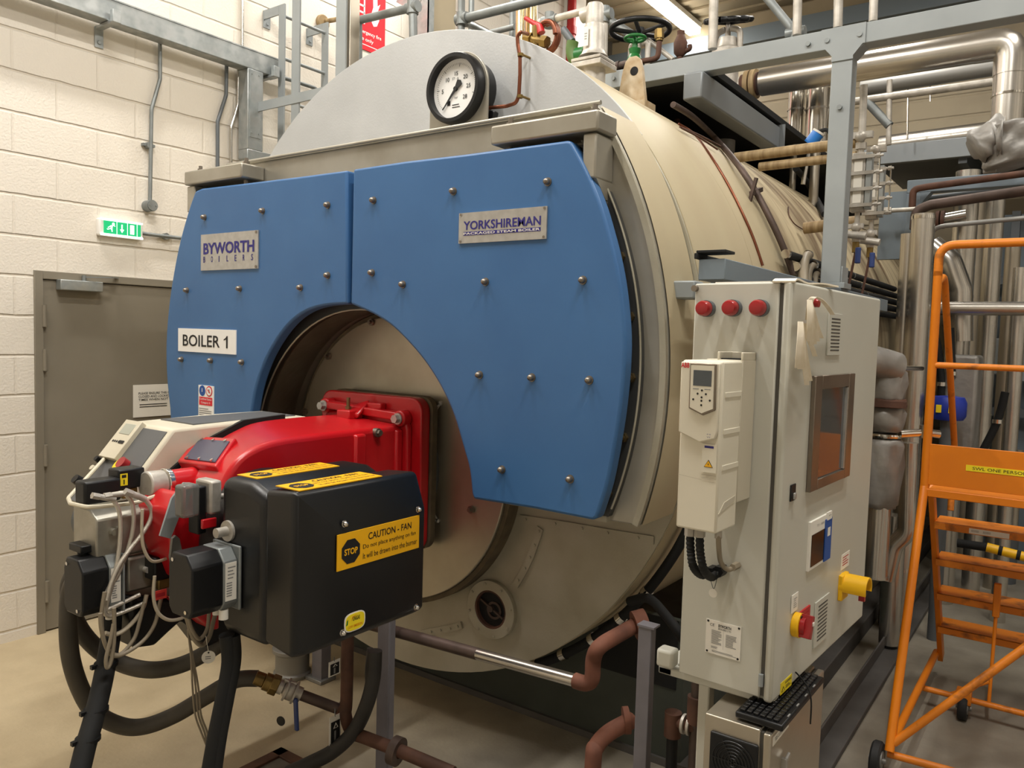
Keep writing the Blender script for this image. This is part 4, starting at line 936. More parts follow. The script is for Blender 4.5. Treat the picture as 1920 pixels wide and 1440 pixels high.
# ----------------------------------------------------------------- pipework below the burner
YL = -.50
for x0, x1, nm in ((706, 739, 'grey steel stand leg under the fan box, in front of the lower front plate'), (1192, 1229, 'grey steel stand leg below the boiler, beside the control cabinet')):
    a = U(x0, 1300, 'y', YL); b = U(x1, 1300, 'y', YL); zt2 = U(x0, 1172, 'y', YL).z if x0 > 1000 else .84
    t = thing('stand_leg', nm, 'leg', (a.x, YL, 0))
    m = MB().box((a.x, YL, 0), (a.x+(b.x-a.x)*.66, YL+.006, zt2)).box((a.x, YL+.006, 0), (a.x+.005, YL+.035, zt2)).box((a.x+(b.x-a.x)*.60, YL+.006, 0), (a.x+(b.x-a.x)*.66, YL+.035, zt2)); m.build('channel', 'legpaint', t, bevel=.004)
    MB().box((a.x-.02, YL-.02, 0), (b.x+.02, YL+.07, .008)).build('foot_plate', 'legpaint', t)
    if x0 > 1000: MB().box((a.x-.003, YL-.003, zt2), (b.x-.012, YL+.04, zt2+.006)).build('cap_plate', 'legpaint', t)
YP = -.42
t = thing('drain_pipe', 'brown and bright drain pipe crossing below the sight port to a rusty bend', 'pipe', U(1090, 1280, 'y', YP))
a, b = U(690, 1170, 'y', YP), U(1078, 1276, 'y', YP)
k = a.lerp(b, .58); MB().cyl(a, k, .022, n=18).build('painted_pipe', 'brownpipe', t); MB().cyl(k, b, .0215, n=18).build('bright_pipe', 'stainless', t)
P = [b, U(1098, 1281, 'y', YP), U(1110, 1272, 'y', YP), U(1113, 1235, 'y', YP), U(1125, 1212, 'y', YP), U(1160, 1190, 'y', -.3), U(1192, 1172, 'y', -.2)]
MB().tube(spline(P, 8), .026, 16).build('rusty_bend', 'rustred', t); MB().cyl(P[-1]+V(0, -.01, 0), P[-1]+V(.03, .02, .01), .05, n=20).build('pipe_flange', 'rustred', t)
t = thing('drain_pipe', 'rusty pipe rising from the floor beside the grey stand leg below the drain bend', 'pipe', U(1110, 1440, 'y', -.05))
P = [V(U(1112, 1430, 'y', -.42).x, -.42, 0), U(1112, 1430, 'y', -.42), U(1118, 1400, 'y', -.4), U(1140, 1375, 'y', -.36), U(1175, 1355, 'y', -.3), U(1184, 1350, 'y', -.28)]
MB().tube(spline(P, 8), .028, 16).build('pipe', 'rustred', t); MB().ring(P[-1]+V(-.02, -.02, 0), (.8, .6, .1), .02, .045, .02, 20).build('union', 'rustred', t)
# gas line with hose coupling, valve and tee
XG = .06
a = U(474, 1269, 'x', XG)
t = thing('oil_line', 'brown oil line with brass hose coupling, isolating valve and rusty tee under the fan box', 'pipe', U(640, 1335, 'y', -.25))
A, B = U(478, 1270, 'y', -.25), U(655, 1337, 'y', -.25); A = U(478, 1270, 'x', .08); B = U(650, 1335, 'x', .32)
def on(k): return A.lerp(B, k)
MB().cyl(on(0), on(.10), .026, n=16).cyl(on(.10), on(.24), .032, n=16).hexb(on(.17), B-A, .038, .03).build('hose_coupling', 'brass', t, bevel=.003)
m = MB().cyl(on(.24), on(.30), .026, n=16).ball(on(.38), .034).cyl(on(.33), on(.35), .042, n=16).cyl(on(.42), on(.44), .042, n=16).cyl(on(.44), on(.50), .027, n=16)
for s in (-1, 1): m.cyl(on(.32)+V(0, 0, .034*s), on(.45)+V(0, 0, .034*s), .007, n=8)
m.build('isolating_valve', 'castsilver', t)
MB().bar(on(.47)+V(.02, -.03, .0), on(.47)+V(.03, -.03, -.12), .018, .012).build('valve_lever', 'bluevalve', t, bevel=.004)
MB().cyl(on(.49), on(.97), .020, n=16).build('pipe', 'brownpipe', t); MB().cyl(on(.90), on(1.0), .030, n=16).build('tee', 'rustpipe', t)
fr = Fr(on(.36)+V(.01, -.04, -.10), (1, .3, 0), (0, 0, 1), .03, .04); MB().cyl(fr.c, fr.c+fr.n*.002, .018, n=18).build('valve_disc', 'black', t)
t = thing('riser_pipe', 'rusty riser pipe bending along the floor beside the left stand leg', 'pipe', U(650, 1330, 'x', .32))
xr = .34; yr = U(650, 1300, 'x', xr).y
P = [V(xr, yr, .86), U(650, 1300, 'x', xr), U(648, 1340, 'x', xr), U(660, 1372, 'x', xr+.02), U(690, 1385, 'x', xr+.12), U(760, 1412, 'x', xr+.30), U(850, 1450, 'x', xr+.5)]
S = spline(P, 8)
for p in S: p.z = max(p.z, .03)
MB().tube(S, .023, 16).build('pipe', 'rustpipe', t)
p = U(742, 1408, 'x', xr+.26); m = MB().ring(p-V(.015, 0, 0), (1, .2, -.1), .022, .05, .03, 20); m.build('union', 'brownpipe', t)
hose('corrugated_hose', 'black corrugated hose sweeping down behind the stand leg to the gully', [(703, 1220, .45), (700, 1270, .45), (688, 1320, .44), (664, 1370, .40), (625, 1408, .34), (580, 1432, .28), (540, 1450, .22)], .027, 'rubber')
hose('corrugated_hose', 'second black hose close behind, seen left of the stand leg', [(694, 1215, .36), (690, 1260, .36), (690, 1310, .36), (672, 1355, .33), (640, 1395, .28)], .012, 'rubber')
# hanging warning tags
for (x0, y0, x1, y1), lab, X in (((617, 1339, 638, 1397), 'black and white warning tag hanging from the rusty tee', .33), ((616, 1236, 637, 1264), 'black and white warning tag half hidden under the fan box', .33)):
    fr = quad([(x0, y0), (x1, y0+4), (x1, y1+4), (x0, y1)], 'x', X); t = thing('warning_tag', lab, 'tag', fr.c)
    m = MB().slab(fr, 0, 0, 1, 1, 0, .002); m.mat(1).poly(fr, [(.12, .08), (.9, .08), (.9, .82), (.12, .82)], .003); m.mat(0).poly(fr, [(.3, .6), (.75, .6), (.52, .78)], .004); m.mat(1).poly(fr, [(.4, .62), (.65, .62), (.52, .73)], .005); m.mat(2).poly(fr, [(.4, .15), (.55, .15), (.55, .52), (.4, .52)], .004)
    m.build('card', ['paper', 'ink', 'inkgrey'], t); MB().tube(spline([fr.p(.5, .96, .002), fr.p(.3, 1.1, .012), fr.p(.5, 1.2, 0)], 6), .0015, 6).build('tie_wire', 'galv_dull', t)
# round white pot and foot behind the burner
p = U(545, 1250, 'z', .14); t = thing('floor_support', 'squat grey steel support foot on the floor behind the fan box', 'support', (U(598, 1275, 'z', 0).x, U(598, 1275, 'z', 0).y, 0))
q = U(598, 1275, 'z', 0); m = MB().box((q.x-.06, q.y-.04, 0), (q.x+.06, q.y+.06, .02)); m.build('foot', 'ledger', t, bevel=.004); MB().box((q.x-.03, q.y-.02, .02), (q.x+.04, q.y+.04, .3)).build('post', 'legpaint', t)
q = U(548, 1265, 'z', 0.0); t = tag(MB().lathe([(.09, 0), (.095, .02), (.085, .03), (.085, .12), (.10, .13), (.10, .15)], (q.x, q.y, 0), (0, 0, 1), 32).build('floor_pot', 'ledger', bevel=.003, loc=(q.x, q.y, 0)), 'round pale metal drip pot on the floor under the fan box', 'pot')
# ================================================================= CONTROL CABINET
CO = V(1.933, -.771, .905); CR = math.radians(-2.6)
CM = Matrix.Translation(CO) @ Matrix.Rotation(CR, 4, 'Z'); CI = CM.inverted()
def UL(px, py, ax, val):
    o = CI @ CAMP; d = (CI.to_3x3() @ ray(px, py)); i = 'xyz'.index(ax); return o+d*((val-o[i])/d[i])
def qL(px4, ax, val):
    a, b, c, d = [UL(p[0], p[1], ax, val) for p in px4]; cen = (a+b+c+d)/4
    ux = V(1, 0, 0) if ax == 'y' else V(0, 1, 0)
    return Fr(cen, ux, V(0, 0, 1), ((b-a).dot(ux)+(c-d).dot(ux))/2, ((a-d).z+(b-c).z)/2)
CW, CD, CH = .245, .80, 1.005
cb = thing('control_cabinet', 'tall pale grey electrical control cabinet to the right of the boiler', 'cabinet', CO, local=True, rz=CR)
MB().box((-CW, 0, 0), (-.030, CD, CH)).build('cabinet_body', 'cab', cb, bevel=.004)
MB().box((-.032, .004, .006), (-.020, CD-.004, CH-.006)).build('door_seal', 'cabgap', cb)
dd = MB().box((-.021, -.002, -.006), (0, CD+.002, CH+.002)).build('cabinet_door', 'cab', cb, bevel=.007, seg=3)
for z in (.03,): MB().cyl((-.028, .0, z), (-.028, .0, z+.03), .006, n=10).build('hinge', 'steel_grey', cb)
p = UL(1305, 541, 'y', 0); MB().cyl(p, p+V(0, -.012, 0), .008, n=14).build('cover_stud', 'bolt', cb)
for i, (x, y) in enumerate(((1318, 579), (1367, 578), (1418, 578))):
    p = UL(x+10, y, 'y', 0); MB().cyl(p, p+V(0, -.018, 0), .0205, n=28).build('lamp_collar', 'steel_dark', cb)
    MB().lathe([(.019, 0), (.019, .014), (.016, .022), (.010, .024)], p+V(0, -.018, 0), (0, -1, 0), 28).build('pilot_lamp', 'redplastic', cb)
fr = qL([(1325, 1160), (1390, 1175), (1388, 1239), (1322, 1222)], 'y', -.0005)
m = MB().slab(fr, 0, 0, 1, 1, 0, .0015); m.mat(1).text('CE', fr, (.12, .82, .24, .90), .002, .0).text('BYWORTH', fr, (.36, .83, .72, .92), .002, .03).text('BOILERS LTD', fr, (.36, .76, .72, .81), .002, .01)
for a, b in ((.06, .95), (.94, .95), (.06, .05), (.94, .05)): m.disc(fr, a, b, .003, .002, 10)
m.mat(2).lines(fr, .17, .46, .3, .72, 11, .002, .5).lines(fr, .58, .88, .3, .68, 9, .002, .5).lines(fr, .17, .36, .17, .24, 2, .002).lines(fr, .2, .9, .06, .12, 2, .002, .5).poly(fr, [(.51, .2), (.515, .2), (.515, .72), (.51, .72)], .002)
m.build('rating_plate', ['paper', 'ink', 'inkgrey'], cb)
# variable speed drive
xr = UL(1404, 800, 'y', -.03).x; D = -UL(1350, 800, 'x', xr).y; xl = UL(1273, 800, 'y', -D).x
zt_ = UL(1352, 678, 'x', xr).z; zb_ = UL(1342, 1003, 'y', -D).z
dv = thing('motor_drive', 'cream variable speed drive with keypad mounted on the side of the control cabinet', 'drive', CO, local=True, rz=CR)
hd = D*.42
m = MB().box((xl+.008, -hd, zb_+.055), (xr, -.002, zt_+.002)).box((xl+.035, -hd, zt_), (xl+.041, -.003, zt_+.02)).box((xr-.006, -hd, zt_), (xr, -.003, zt_+.02)).box((xl+.035, -.012, zt_), (xr, -.003, zt_+.02)); m.build('heatsink_body', 'drivegrey', dv, bevel=.002)
m = MB().box((xl+.043, -hd*.95, zt_+.002), (xr-.008, -.014, zt_+.005)); m.build('fan_slot', 'foamblack', dv)
m = MB().prism([(xl, -D+.004, zb_), (xr, -D+.004, zb_), (xr, -D+.004, zt_), (xl, -D+.004, zt_)], (0, D-hd-.004, 0)); fc = m.build('drive_cover', 'drivewhite', dv, bevel=.005)
fr = Fr(((xl+xr)/2, -D+.003, (zb_+zt_)/2), (1, 0, 0), (0, 0, 1), xr-xl, zt_-zb_)
# upper fascia with pointed lower edge
m = MB(); pts = [(.02, .575), (.55, .525), (.92, .555), (.97, .60), (.97, .99), (.02, .99)]
m.prism([fr.p(a, b, 0) for a, b in pts], fr.n*.010); fa = m.build('fascia', 'drivewhite', dv, bevel=.003)
m = MB(); pts = [(.26, .985), (.90, .985), (.92, .72), (.62, .685), (.27, .72)]
m.prism([fr.p(a, b, .010) for a, b in pts], fr.n*.004); m.build('keypad_bezel', 'frame_brown', fa, bevel=.002)
m = MB(); pts = [(.31, .972), (.86, .972), (.87, .728), (.61, .698), (.32, .728)]
m.prism([fr.p(a, b, .014) for a, b in pts], fr.n*.004); m.mat(1).poly(fr, [(.38, .855), (.82, .855), (.82, .945), (.38, .945)], .0185); m.mat(2)
for a, b in ((.6, .83), (.5, .81), (.7, .81), (.6, .79), (.4, .775), (.8, .775), (.6, .77), (.6, .745)): m.disc(fr, a, b, .0025, .0186, 10)
m.mat(3).lines(fr, .38, .55, .832, .842, 1, .0186).lines(fr, .66, .83, .832, .842, 1, .0186); m.build('keypad', ['drivewhite', 'lcd', 'ink', 'inkgrey'], fa)
m = MB().text('ABB', fr, (.03, .955, .235, .985), .0105, .03); m.build('brand_mark', ['firered'], fa)
m = MB().slab(fr, .60, .355, .95, .52, 0, .004); m.mat(1).slab(fr, .66, .497, .88, .510, .004, .0045); m.mat(2).poly(fr, [(.66, .385), (.88, .385), (.77, .43)], .0045); m.mat(3).poly(fr, [(.675, .388), (.865, .388), (.77, .424)], .005); m.mat(2).poly(fr, [(.76, .394), (.79, .402), (.77, .405), (.785, .416), (.755, .403), (.775, .400)], .0055)
m.mat(1).text('0 0', fr, (.73, .575, .82, .582), .0105).text('VY', fr, (.73, .558, .82, .566), .0105); m.mat(4)
for b in (.335, .315): m.poly(fr, [(.60, b), (.95, b), (.95, b+.006), (.60, b+.006)], .001)
m.poly(fr, [(.02, .318), (.6, .305), (.6, .308), (.02, .321)], .001); m.build('warning_cover', ['drivewhite', 'navy', 'ink', 'gold_label', 'drivegrey'], dv)
for z in (.79, .575, .365): MB().box((xr-.001, -D+.02, zb_+(zt_-zb_)*z), (xr+.002, -hd-.004, zb_+(zt_-zb_)*z+.012)).build('side_rib', 'drivewhite', dv, bevel=.001)
p0, p1 = zb_+.045, zb_+.075; m = MB().prism([(xr, -D+.012, p0), (xr, -hd-.02, p0+.016), (xr, -hd-.012, p1), (xr, -D+.04, p0+.022)], (.0015, 0, 0)); m.build('finger_recess', 'drivegrey', dv)
# cables and glands of the drive
def cabL(nm, label, px, r, mt, y=-.06, ribs=False):
    P = [UL(a, b, 'y', q) for a, b, q in px]; t = thing(nm, label, 'cable', CO, local=True, rz=CR); S = spline(P, 10)
    if ribs: MB().tube(S, [r*(1.12 if i % 2 else .92) for i in range(len(S))], 14).build('sheath', mt, t)
    else: MB().tube(S, r, 12).build('sheath', mt, t)
    MB().cyl(P[0]+V(0, 0, .012), P[0]+V(0, 0, -.012), r*1.4, n=6).build('gland', 'castsilver', t)
    MB().cyl(P[-1]+V(0, .03, 0), P[-1]+V(0, -.014, 0), r*1.5, n=6).build('gland', mt if not ribs else 'black', t)
yd = -D*.62
cabL('drive_cable', 'black corrugated cable from the drive, left one of the two', [(1294, 995, yd), (1295, 1030, yd), (1300, 1062, yd), (1316, 1078, -.05), (1334, 1072, -.02)], .0095, 'foamblack', ribs=True)
cabL('drive_cable', 'black corrugated cable from the drive, right one of the two', [(1312, 997, yd), (1313, 1035, yd), (1320, 1068, yd), (1334, 1082, -.05), (1350, 1070, -.02)], .0095, 'foamblack', ribs=True)
cabL('drive_cable', 'smooth grey cable from the drive to the black gland', [(1347, 1000, yd), (1348, 1030, yd), (1352, 1055, -.06), (1365, 1068, -.04), (1378, 1062, -.018)], .006, 'cable_grey')
c = UL(1337, 1112, 'y', -.03); t = thing('round_tag', 'small white tag hanging from the drive cables on a wire', 'tag', CO, local=True, rz=CR)
m = MB().cyl(c+V(0, .001, 0), c+V(0, -.001, 0), .011, n=20); m.build('disc', 'paper', t); MB().tube(spline([UL(1346, 1072, 'y', -.04), UL(1343, 1090, 'y', -.03), UL(1338, 1104, 'y', -.03), UL(1332, 1085, 'y', -.04), UL(1331, 1078, 'y', -.04)], 5), .0009, 6).build('tie_wire', 'steel_dark', t)
# --- door furniture (local plane x = 0)
def louvre(px4):
    fr = qL(px4, 'x', 0); m = MB().slab(fr, 0, 0, 1, 1, 0, .004); m.mat(1)
    for i in range(10): m.slab(fr, .2, .10+i*.083, .86, .10+i*.083+.042, .003, .0045)
    return m.build('louvre_vent', ['cab', 'cabgap'], dd, bevel=.0015, seg=1)
louvre([(1554, 586), (1578, 590), (1572, 668), (1546, 664)])
louvre([(1527, 1128), (1553, 1113), (1549, 1192), (1523, 1217)])
fr = qL([(1523, 703), (1595, 701), (1586, 893), (1509, 921)], 'x', 0)
m = MB()
for a in ((0, 0, .16, 1), (.84, 0, 1, 1), (.16, 0, .84, .09), (.16, .88, .84, 1)): m.slab(fr, a[0], a[1], a[2], a[3], 0, .012)
wf = m.build('window_frame', 'frame_brown', dd, bevel=.0015, seg=1); MB().slab(fr, .15, .08, .85, .89, -.002, .006).build('window_pane', 'glassdark', wf); MB().slab(fr, .80, .10, .825, .87, .006, .012).build('window_strip', 'alu', wf)
fr = qL([(1481, 908), (1490, 907), (1489, 938), (1480, 940)], 'x', 0); m = MB().slab(fr, 0, 0, 1, 1, 0, .004); m.mat(1).slab(fr, .3, .12, .7, .5, .004, .010); m.build('lock', ['black', 'alu'], dd, bevel=.003)
fr = qL([(1515, 977), (1553, 963), (1551, 1045), (1512, 1070)], 'x', 0)
m = MB().slab(fr, 0, 0, 1, 1, 0, .006); m.mat(1).slab(fr, .08, .06, 1.0, .72, .006, .007); m.mat(2).text('TS - 800', fr, (.3, .84, .66, .89), .0065); m.build('touch_panel', ['paper', 'screen', 'inkgrey'], dd)
fr = qL([(1546, 962), (1557, 958), (1557, 1046), (1545, 1050)], 'x', .006); m = MB().slab(fr, 0, 0, 1, .86, 0, .003); m.mat(1).slab(fr, .15, .84, .85, 1.0, 0, .004).poly(fr, [(.3, .5), (.75, .5), (.75, .68), (.3, .68)], .0035); m.mat(2).disc(fr, .4, .93, .002, .0045, 8).disc(fr, .62, .93, .002, .0045, 8)
tag(m.build('key_fob', ['inkblue', 'paper', 'ink'], loc=None), 'blue plastic card tag clipped beside the touch panel on the cabinet door', 'tag')
o = bpy.data.objects['key_fob']; o.location = CO; o.rotation_euler = (0, 0, CR)
fr = qL([(1578, 1040), (1593, 1032), (1591, 1060), (1576, 1070)], 'x', 0); m = MB().slab(fr, 0, 0, 1, 1, 0, .0008); m.mat(1).lines(fr, .15, .85, .2, .85, 4, .001, .4); m.build('notice_label', ['paper', 'inkred'], dd)
p = UL(1578, 1096, 'x', 0)
m = MB().box((-.001, p.y-.035, p.z-.04), (.012, p.y+.03, p.z+.035)); sw = m.build('isolator_base', 'yellow', dd, bevel=.003)
S = [(0, .03*1), ]
m = MB(); R_ = .036; ring = [V(0, p.y+R_*math.cos(a), p.z+R_*math.sin(a)) for a in [math.radians(-20+220*i/18) for i in range(19)]]
inner = [V(0, p.y+(R_-.005)*math.cos(a), p.z+(R_-.005)*math.sin(a)) for a in [math.radians(-20+220*i/18) for i in range(19)]]
m.prism(ring+list(reversed(inner)), (.075, 0, 0)); m.build('isolator_shroud', 'yellow', sw); MB().cyl((.012, p.y, p.z), (.06, p.y, p.z), .022, n=20).bar((.05, p.y, p.z-.02), (.066, p.y, p.z-.02), .015, .03).build('isolator_knob', 'redplastic', sw)
p = UL(1489, 1170, 'x', 0)
fr = qL([(1492, 1152), (1516, 1135), (1516, 1168), (1493, 1190)], 'x', 0); m = MB().slab(fr, 0, 0, 1, 1, 0, .004); m.mat(1).lines(fr, .2, .9, .2, .9, 3, .0045, .3); es = m.build('switch_plate', ['pipered', 'inkred'], dd)
m = MB().cyl((0, p.y, p.z), (.018, p.y, p.z), .031, n=32); m.mat(1).bar((.019, p.y-.01, p.z+.024), (.019, p.y+.01, p.z+.022), .003, .006); m.build('switch_collar', ['yellow', 'ink'], es, bevel=.002)
m = MB().cyl((.018, p.y, p.z), (.030, p.y, p.z), .023, n=28).bar((.030, p.y-.01, p.z-.026), (.030, p.y+.01, p.z+.028), .02, .03, (1, 0, 0)); m.mat(1).box((.044, p.y+.0, p.z+.004), (.047, p.y+.012, p.z+.014)); m.build('switch_handle', ['redplastic', 'paper'], es, bevel=.003)
fr = qL([(1483, 1116), (1495, 1110), (1494, 1142), (1482, 1150)], 'x', .0); m = MB().slab(fr, 0, 0, 1, 1, .001, .0025); m.mat(1).lines(fr, .3, .8, .2, .8, 5, .003, .3)
t = tag(m.build('paper_tag', ['paper', 'inkgrey']), 'white paper tag hanging above the red and yellow rotary switch', 'tag'); t.location = CO; t.rotation_euler = (0, 0, CR)
fr = qL([(1464, 1278), (1484, 1266), (1484, 1286), (1462, 1302)], 'x', 0); m = MB().slab(fr, 0, 0, 1, 1, 0, .0008); m.mat(1).poly(fr, [(.08, .15), (.4, .15), (.24, .6)], .001).text('WARNING', fr, (.38, .6, .95, .85), .001, .02).lines(fr, .45, .9, .2, .5, 2, .001)
m.mat(0).poly(fr, [(.14, .2), (.34, .2), (.24, .48)], .0015); m.build('warning_label', ['label_yellow', 'ink'], dd)
# ribbons hanging on red knobs
def ribbonL(name, label, kx, ky, strands):
    t = thing(name, label, 'ribbon', CO, local=True, rz=CR); p = UL(kx, ky, 'x', 0)
    MB().cyl(p, p+V(.018, 0, 0), .011, n=16).build('knob', 'redplastic', dd)
    for i, (px, w) in enumerate(strands):
        P = [UL(a, b, 'x', q) for a, b, q in px]; MB().ribbon(spline(P, 8), (w*.35, w*.9, 0), .0012).build('strand', 'ribbon', t, sharp=60)
def fan(x0, y0, ends, w=.018):
    out = []
    for i, (x, y) in enumerate(ends):
        q = .018+.004*i; out.append(([(x0, y0, q), (x0+(x-x0)*.25+.5, y0+(y-y0)*.3, q+.006), (x0+(x-x0)*.65, y0+(y-y0)*.7, q+.005), (x, y, q)], w))
    return out
ribbonL('cotton_tape', 'bunch of cream cotton tape on the upper red knob beside the vent', 1522, 568, [
    ([(1515, 600, .018), (1518, 572, .022), (1524, 558, .026), (1536, 560, .026), (1549, 572, .024), (1561, 590, .018)], .020)]+fan(1518, 562, [(1540, 634), (1533, 640), (1527, 645), (1522, 646), (1517, 640)]))
ribbonL('cotton_tape', 'bunch of cream cotton tape on the lower red knob, hanging longest', 1507, 616, [
    ([(1508, 606, .02), (1514, 630, .022), (1524, 655, .022), (1528, 668, .02)], .018)]+fan(1501, 603, [(1519, 714), (1513, 722), (1505, 690), (1500, 692), (1495, 690)]))
# tape and paper lying on the cabinet roof
m = MB().ribbon(spline([V(-.02, -.004, CH-.0), V(-.03, .05, CH+.010), V(-.035, .14, CH+.006), V(-.03, .24, CH+.012), V(-.01, .30, CH+.008)], 8), (.05, .01, 0), .004)
t = tag(m.build('folded_cloth', 'ribbon', sharp=60), 'folded cream cloth strip lying along the top edge of the cabinet door', 'cloth'); t.location = CO; t.rotation_euler = (0, 0, CR)
m = MB().box((-.20, .02, CH+.001), (-.06, .22, CH+.004)); t = tag(m.build('paper_sheet', 'paper')   , 'white paper lying flat on top of the control cabinet', 'paper'); t.location = CO; t.rotation_euler = (0, 0, CR)
# cabinet stand
t = thing('cabinet_stand', 'pale steel stand carrying the control cabinet', 'stand', (1.7, -.7, 0))
zc = CO.z
a = U(1316, 1292, 'y', -.72)
m = MB().box((1.62, -.735, zc-.028), (1.93, -.70, zc-.007)).box((1.62, -.735, zc-.028), (1.66, .05, zc-.007)).box((1.62, .01, zc-.028), (1.93, .05, zc-.007)); m.build('cross_rail', 'cab', t, bevel=.004)
for y in (-.70, .03): MB().box((a.x-.01, y-.02, 0), (a.x+.02, y+.02, zc-.028)).build('leg', 'cab', t, bevel=.004)
m = MB().box((1.625, -.765, zc+.002), (1.672, -.72, zc+.05)); m.build('rail_end', 'cab', t, bevel=.008)
# ----------------------------------------------------------------- small stainless cabinet with the fan grille
pc = U(1443, 1375, 'x', 1.955); zs_ = pc.z; x1 = 1.955
pl = U(1322, 1340, 'y', pc.y); sc = thing('stainless_cabinet', 'small brushed stainless cabinet with a black fan grille, under the control cabinet', 'cabinet', (1.85, pc.y, 0))
ye = U(1541, 1290, 'x', x1).y
MB().box((pl.x, pc.y, .14), (x1-.022, ye, zs_)).build('cabinet_body', 'stainless_soft', sc, bevel=.003)
MB().box((x1-.022, pc.y+.004, .15), (x1-.014, ye-.004, zs_-.006)).build('door_seal', 'cabgap', sc)
sd = MB().box((x1-.014, pc.y-.002, .14), (x1+.004, ye, zs_-.004)).build('cabinet_door', 'stainless_soft', sc, bevel=.004)
fr = quad([(1338, 1374), (1417, 1400), (1415, 1500), (1335, 1474)], 'y', pc.y)
cx = (pl.x+x1-.022)/2; fr = Fr((fr.c.x, pc.y, zs_-.035-.06), (1, 0, 0), (0, 0, 1), .118, .118)
m = MB().slab(fr, 0, 0, 1, 1, 0, .008); gr = m.build('fan_grille', 'black', sc, bevel=.004)
m = MB()
for r in (.010, .018, .026, .034, .042, .050): m.torus(fr.c+fr.n*.009, fr.n, r, .0016, 36, 6)
for i in range(6): m.bar(fr.c+fr.n*.008, fr.c+fr.n*.008+(fr.ux*math.cos(i*PI/3)+fr.uy*math.sin(i*PI/3))*.054, .003, .004, fr.n)
m.build('grille_ring', 'black_satin', gr)
fr = quad([(1457, 1391), (1494, 1347), (1494, 1362), (1457, 1398)], 'x', x1+.004); fr = Fr((x1+.004, pc.y+.075, zs_-.025), (0, 1, 0), (0, 0, 1), .12, .022); m = MB().slab(fr, 0, 0, 1, 1, 0, .001); m.mat(1).text('TDS CONTROLLER', fr, (.1, .3, .9, .75), .0015, .01); m.build('door_label', ['paper', 'inkgrey'], sd)
p = U(1466, 1428, 'x', x1+.004); MB().box((x1+.004, p.y-.006, p.z-.03), (x1+.016, p.y+.006, p.z+.01)).bar((x1+.014, p.y, p.z+.008), (x1+.014, p.y+.022, p.z+.014), .006, .008).build('door_handle', 'alu', sd)
for x in (pl.x+.03, x1-.04):
    for y in (pc.y+.04, ye-.04): MB().box((x-.015, y-.015, 0), (x+.015, y+.015, .14)).build('foot', 'steel_dark', sc)
# keyboard on top
zk = zs_+.003
A, B, C_, = U(1384, 1326, 'z', zk+.02), U(1468, 1360, 'z', zk+.02), U(1546, 1268, 'z', zk+.02)
ux = (C_-B); L = ux.length; ux.normalize(); wv = (A-B); W = abs(wv.dot(V(-ux.y, ux.x, 0)))
kf = Fr(B+ux*L/2+V(-ux.y, ux.x, 0)*W/2+V(0, 0, -.01), ux, V(-ux.y, ux.x, 0), L, W)
kb = thing('keyboard', 'black computer keyboard lying on the small stainless cabinet', 'keyboard', (kf.c.x, kf.c.y, zk))
MB().slab(kf, 0, 0, 1, 1, -.008, .008).build('case', 'black', kb, bevel=.004)
k = 0
for r in range(6):
    m = MB()
    for i in range(18): m.slab(kf, .03+i*.0525, .12+r*.14, .03+i*.0525+.044, .12+r*.14+.11, .008, .014)
    m.build('key_row', 'black_satin', kb, bevel=.0012, seg=1)
m = MB()
for i in range(4): m.slab(kf, .15+i*.2, .03, .20+i*.2, .06, .008, .010)
m.build('media_keys', 'inkgrey', kb)
MB().tube(spline([kf.p(.62, .98, .0), kf.p(.66, 1.1, .02), kf.p(.70, .6, .05), kf.p(.62, .1, .03), kf.p(.58, -.06, -.0), kf.p(.57, -.08, -.06)], 8), .002, 6).build('cord', 'black', kb)
# ================================================================= RIGHT HAND SIDE
def SH(px, py, r=RB+.01):
    """point of the boiler shell seen at a pixel"""
    d = ray(px, py); o = V(CAMP.x, 0, CAMP.z-ZB); a = d.x**2+d.z**2; b = 2*(o.x*d.x+o.z*d.z); c = o.x**2+o.z**2-r*r
    D_ = max(0, b*b-4*a*c); t = (-b-math.sqrt(D_))/(2*a); return CAMP+d*t
# grey steel frame: post and long beam with bolted gusset
YB0, YB1 = 1.15, 1.24
t = thing('steel_gantry', 'grey painted steel post and long cross beam standing over the boiler', 'frame', (1.53, 1.2, 2.04))
px0, px1 = 1.488, 1.578; zb0, zb1 = 3.100, 3.190
MB().box((px0, YB0, 2.045), (px1, YB1, zb0)).build('post', 'steel_grey', t, bevel=.004)
MB().box((-1.5, YB0, zb0), (4.6, YB1, zb1)).build('beam', 'steel_grey', t, bevel=.004)
g = [(px0-.05, zb1), (px0-.05, zb0), (px0-.03, zb0), (px0, zb0-.035), (px0, zb0-.06), (px1+.002, zb0-.06), (px1+.002, zb0-.045), (px1+.04, zb0), (px1+.05, zb0), (px1+.05, zb1)]
MB().prism([(a, YB0-.006, b) for a, b in g], (0, .0055, 0)).build('gusset', 'steel_grey', t)
MB().prism([(px1, YB0, zb0), (px1+.045, YB0, zb0), (px1, YB0, zb0-.045)], (0, .09, 0)).build('brace', 'steel_grey', t)
for x, y in ((1515, 82), (1551, 76), (1612, 64), (1574, 201), (1150, 147)):
    p = U(x, y, 'y', YB0-.006); MB().cyl(V(p.x, YB0+.0, p.z), V(p.x, YB0-.012, p.z), .011, n=14).build('bolt', 'galv_dull', t)
MB().box((px0-.0, YB0-.012, 2.02), (px1+.02, YB1+.03, 2.046)).box((px1, YB0+.0, 2.045), (px1+.006, YB1+.02, 2.12)).build('base_plate', 'steel_grey', t, bevel=.002)
t = thing('support_channel', 'blue-grey steel channel with a black end cap running back above the control cabinet', 'channel', (1.54, .8, 1.96))
MB().box((1.498, -.29, 1.955), (1.585, 2.2, 2.02)).build('channel', 'slate', t, bevel=.003)
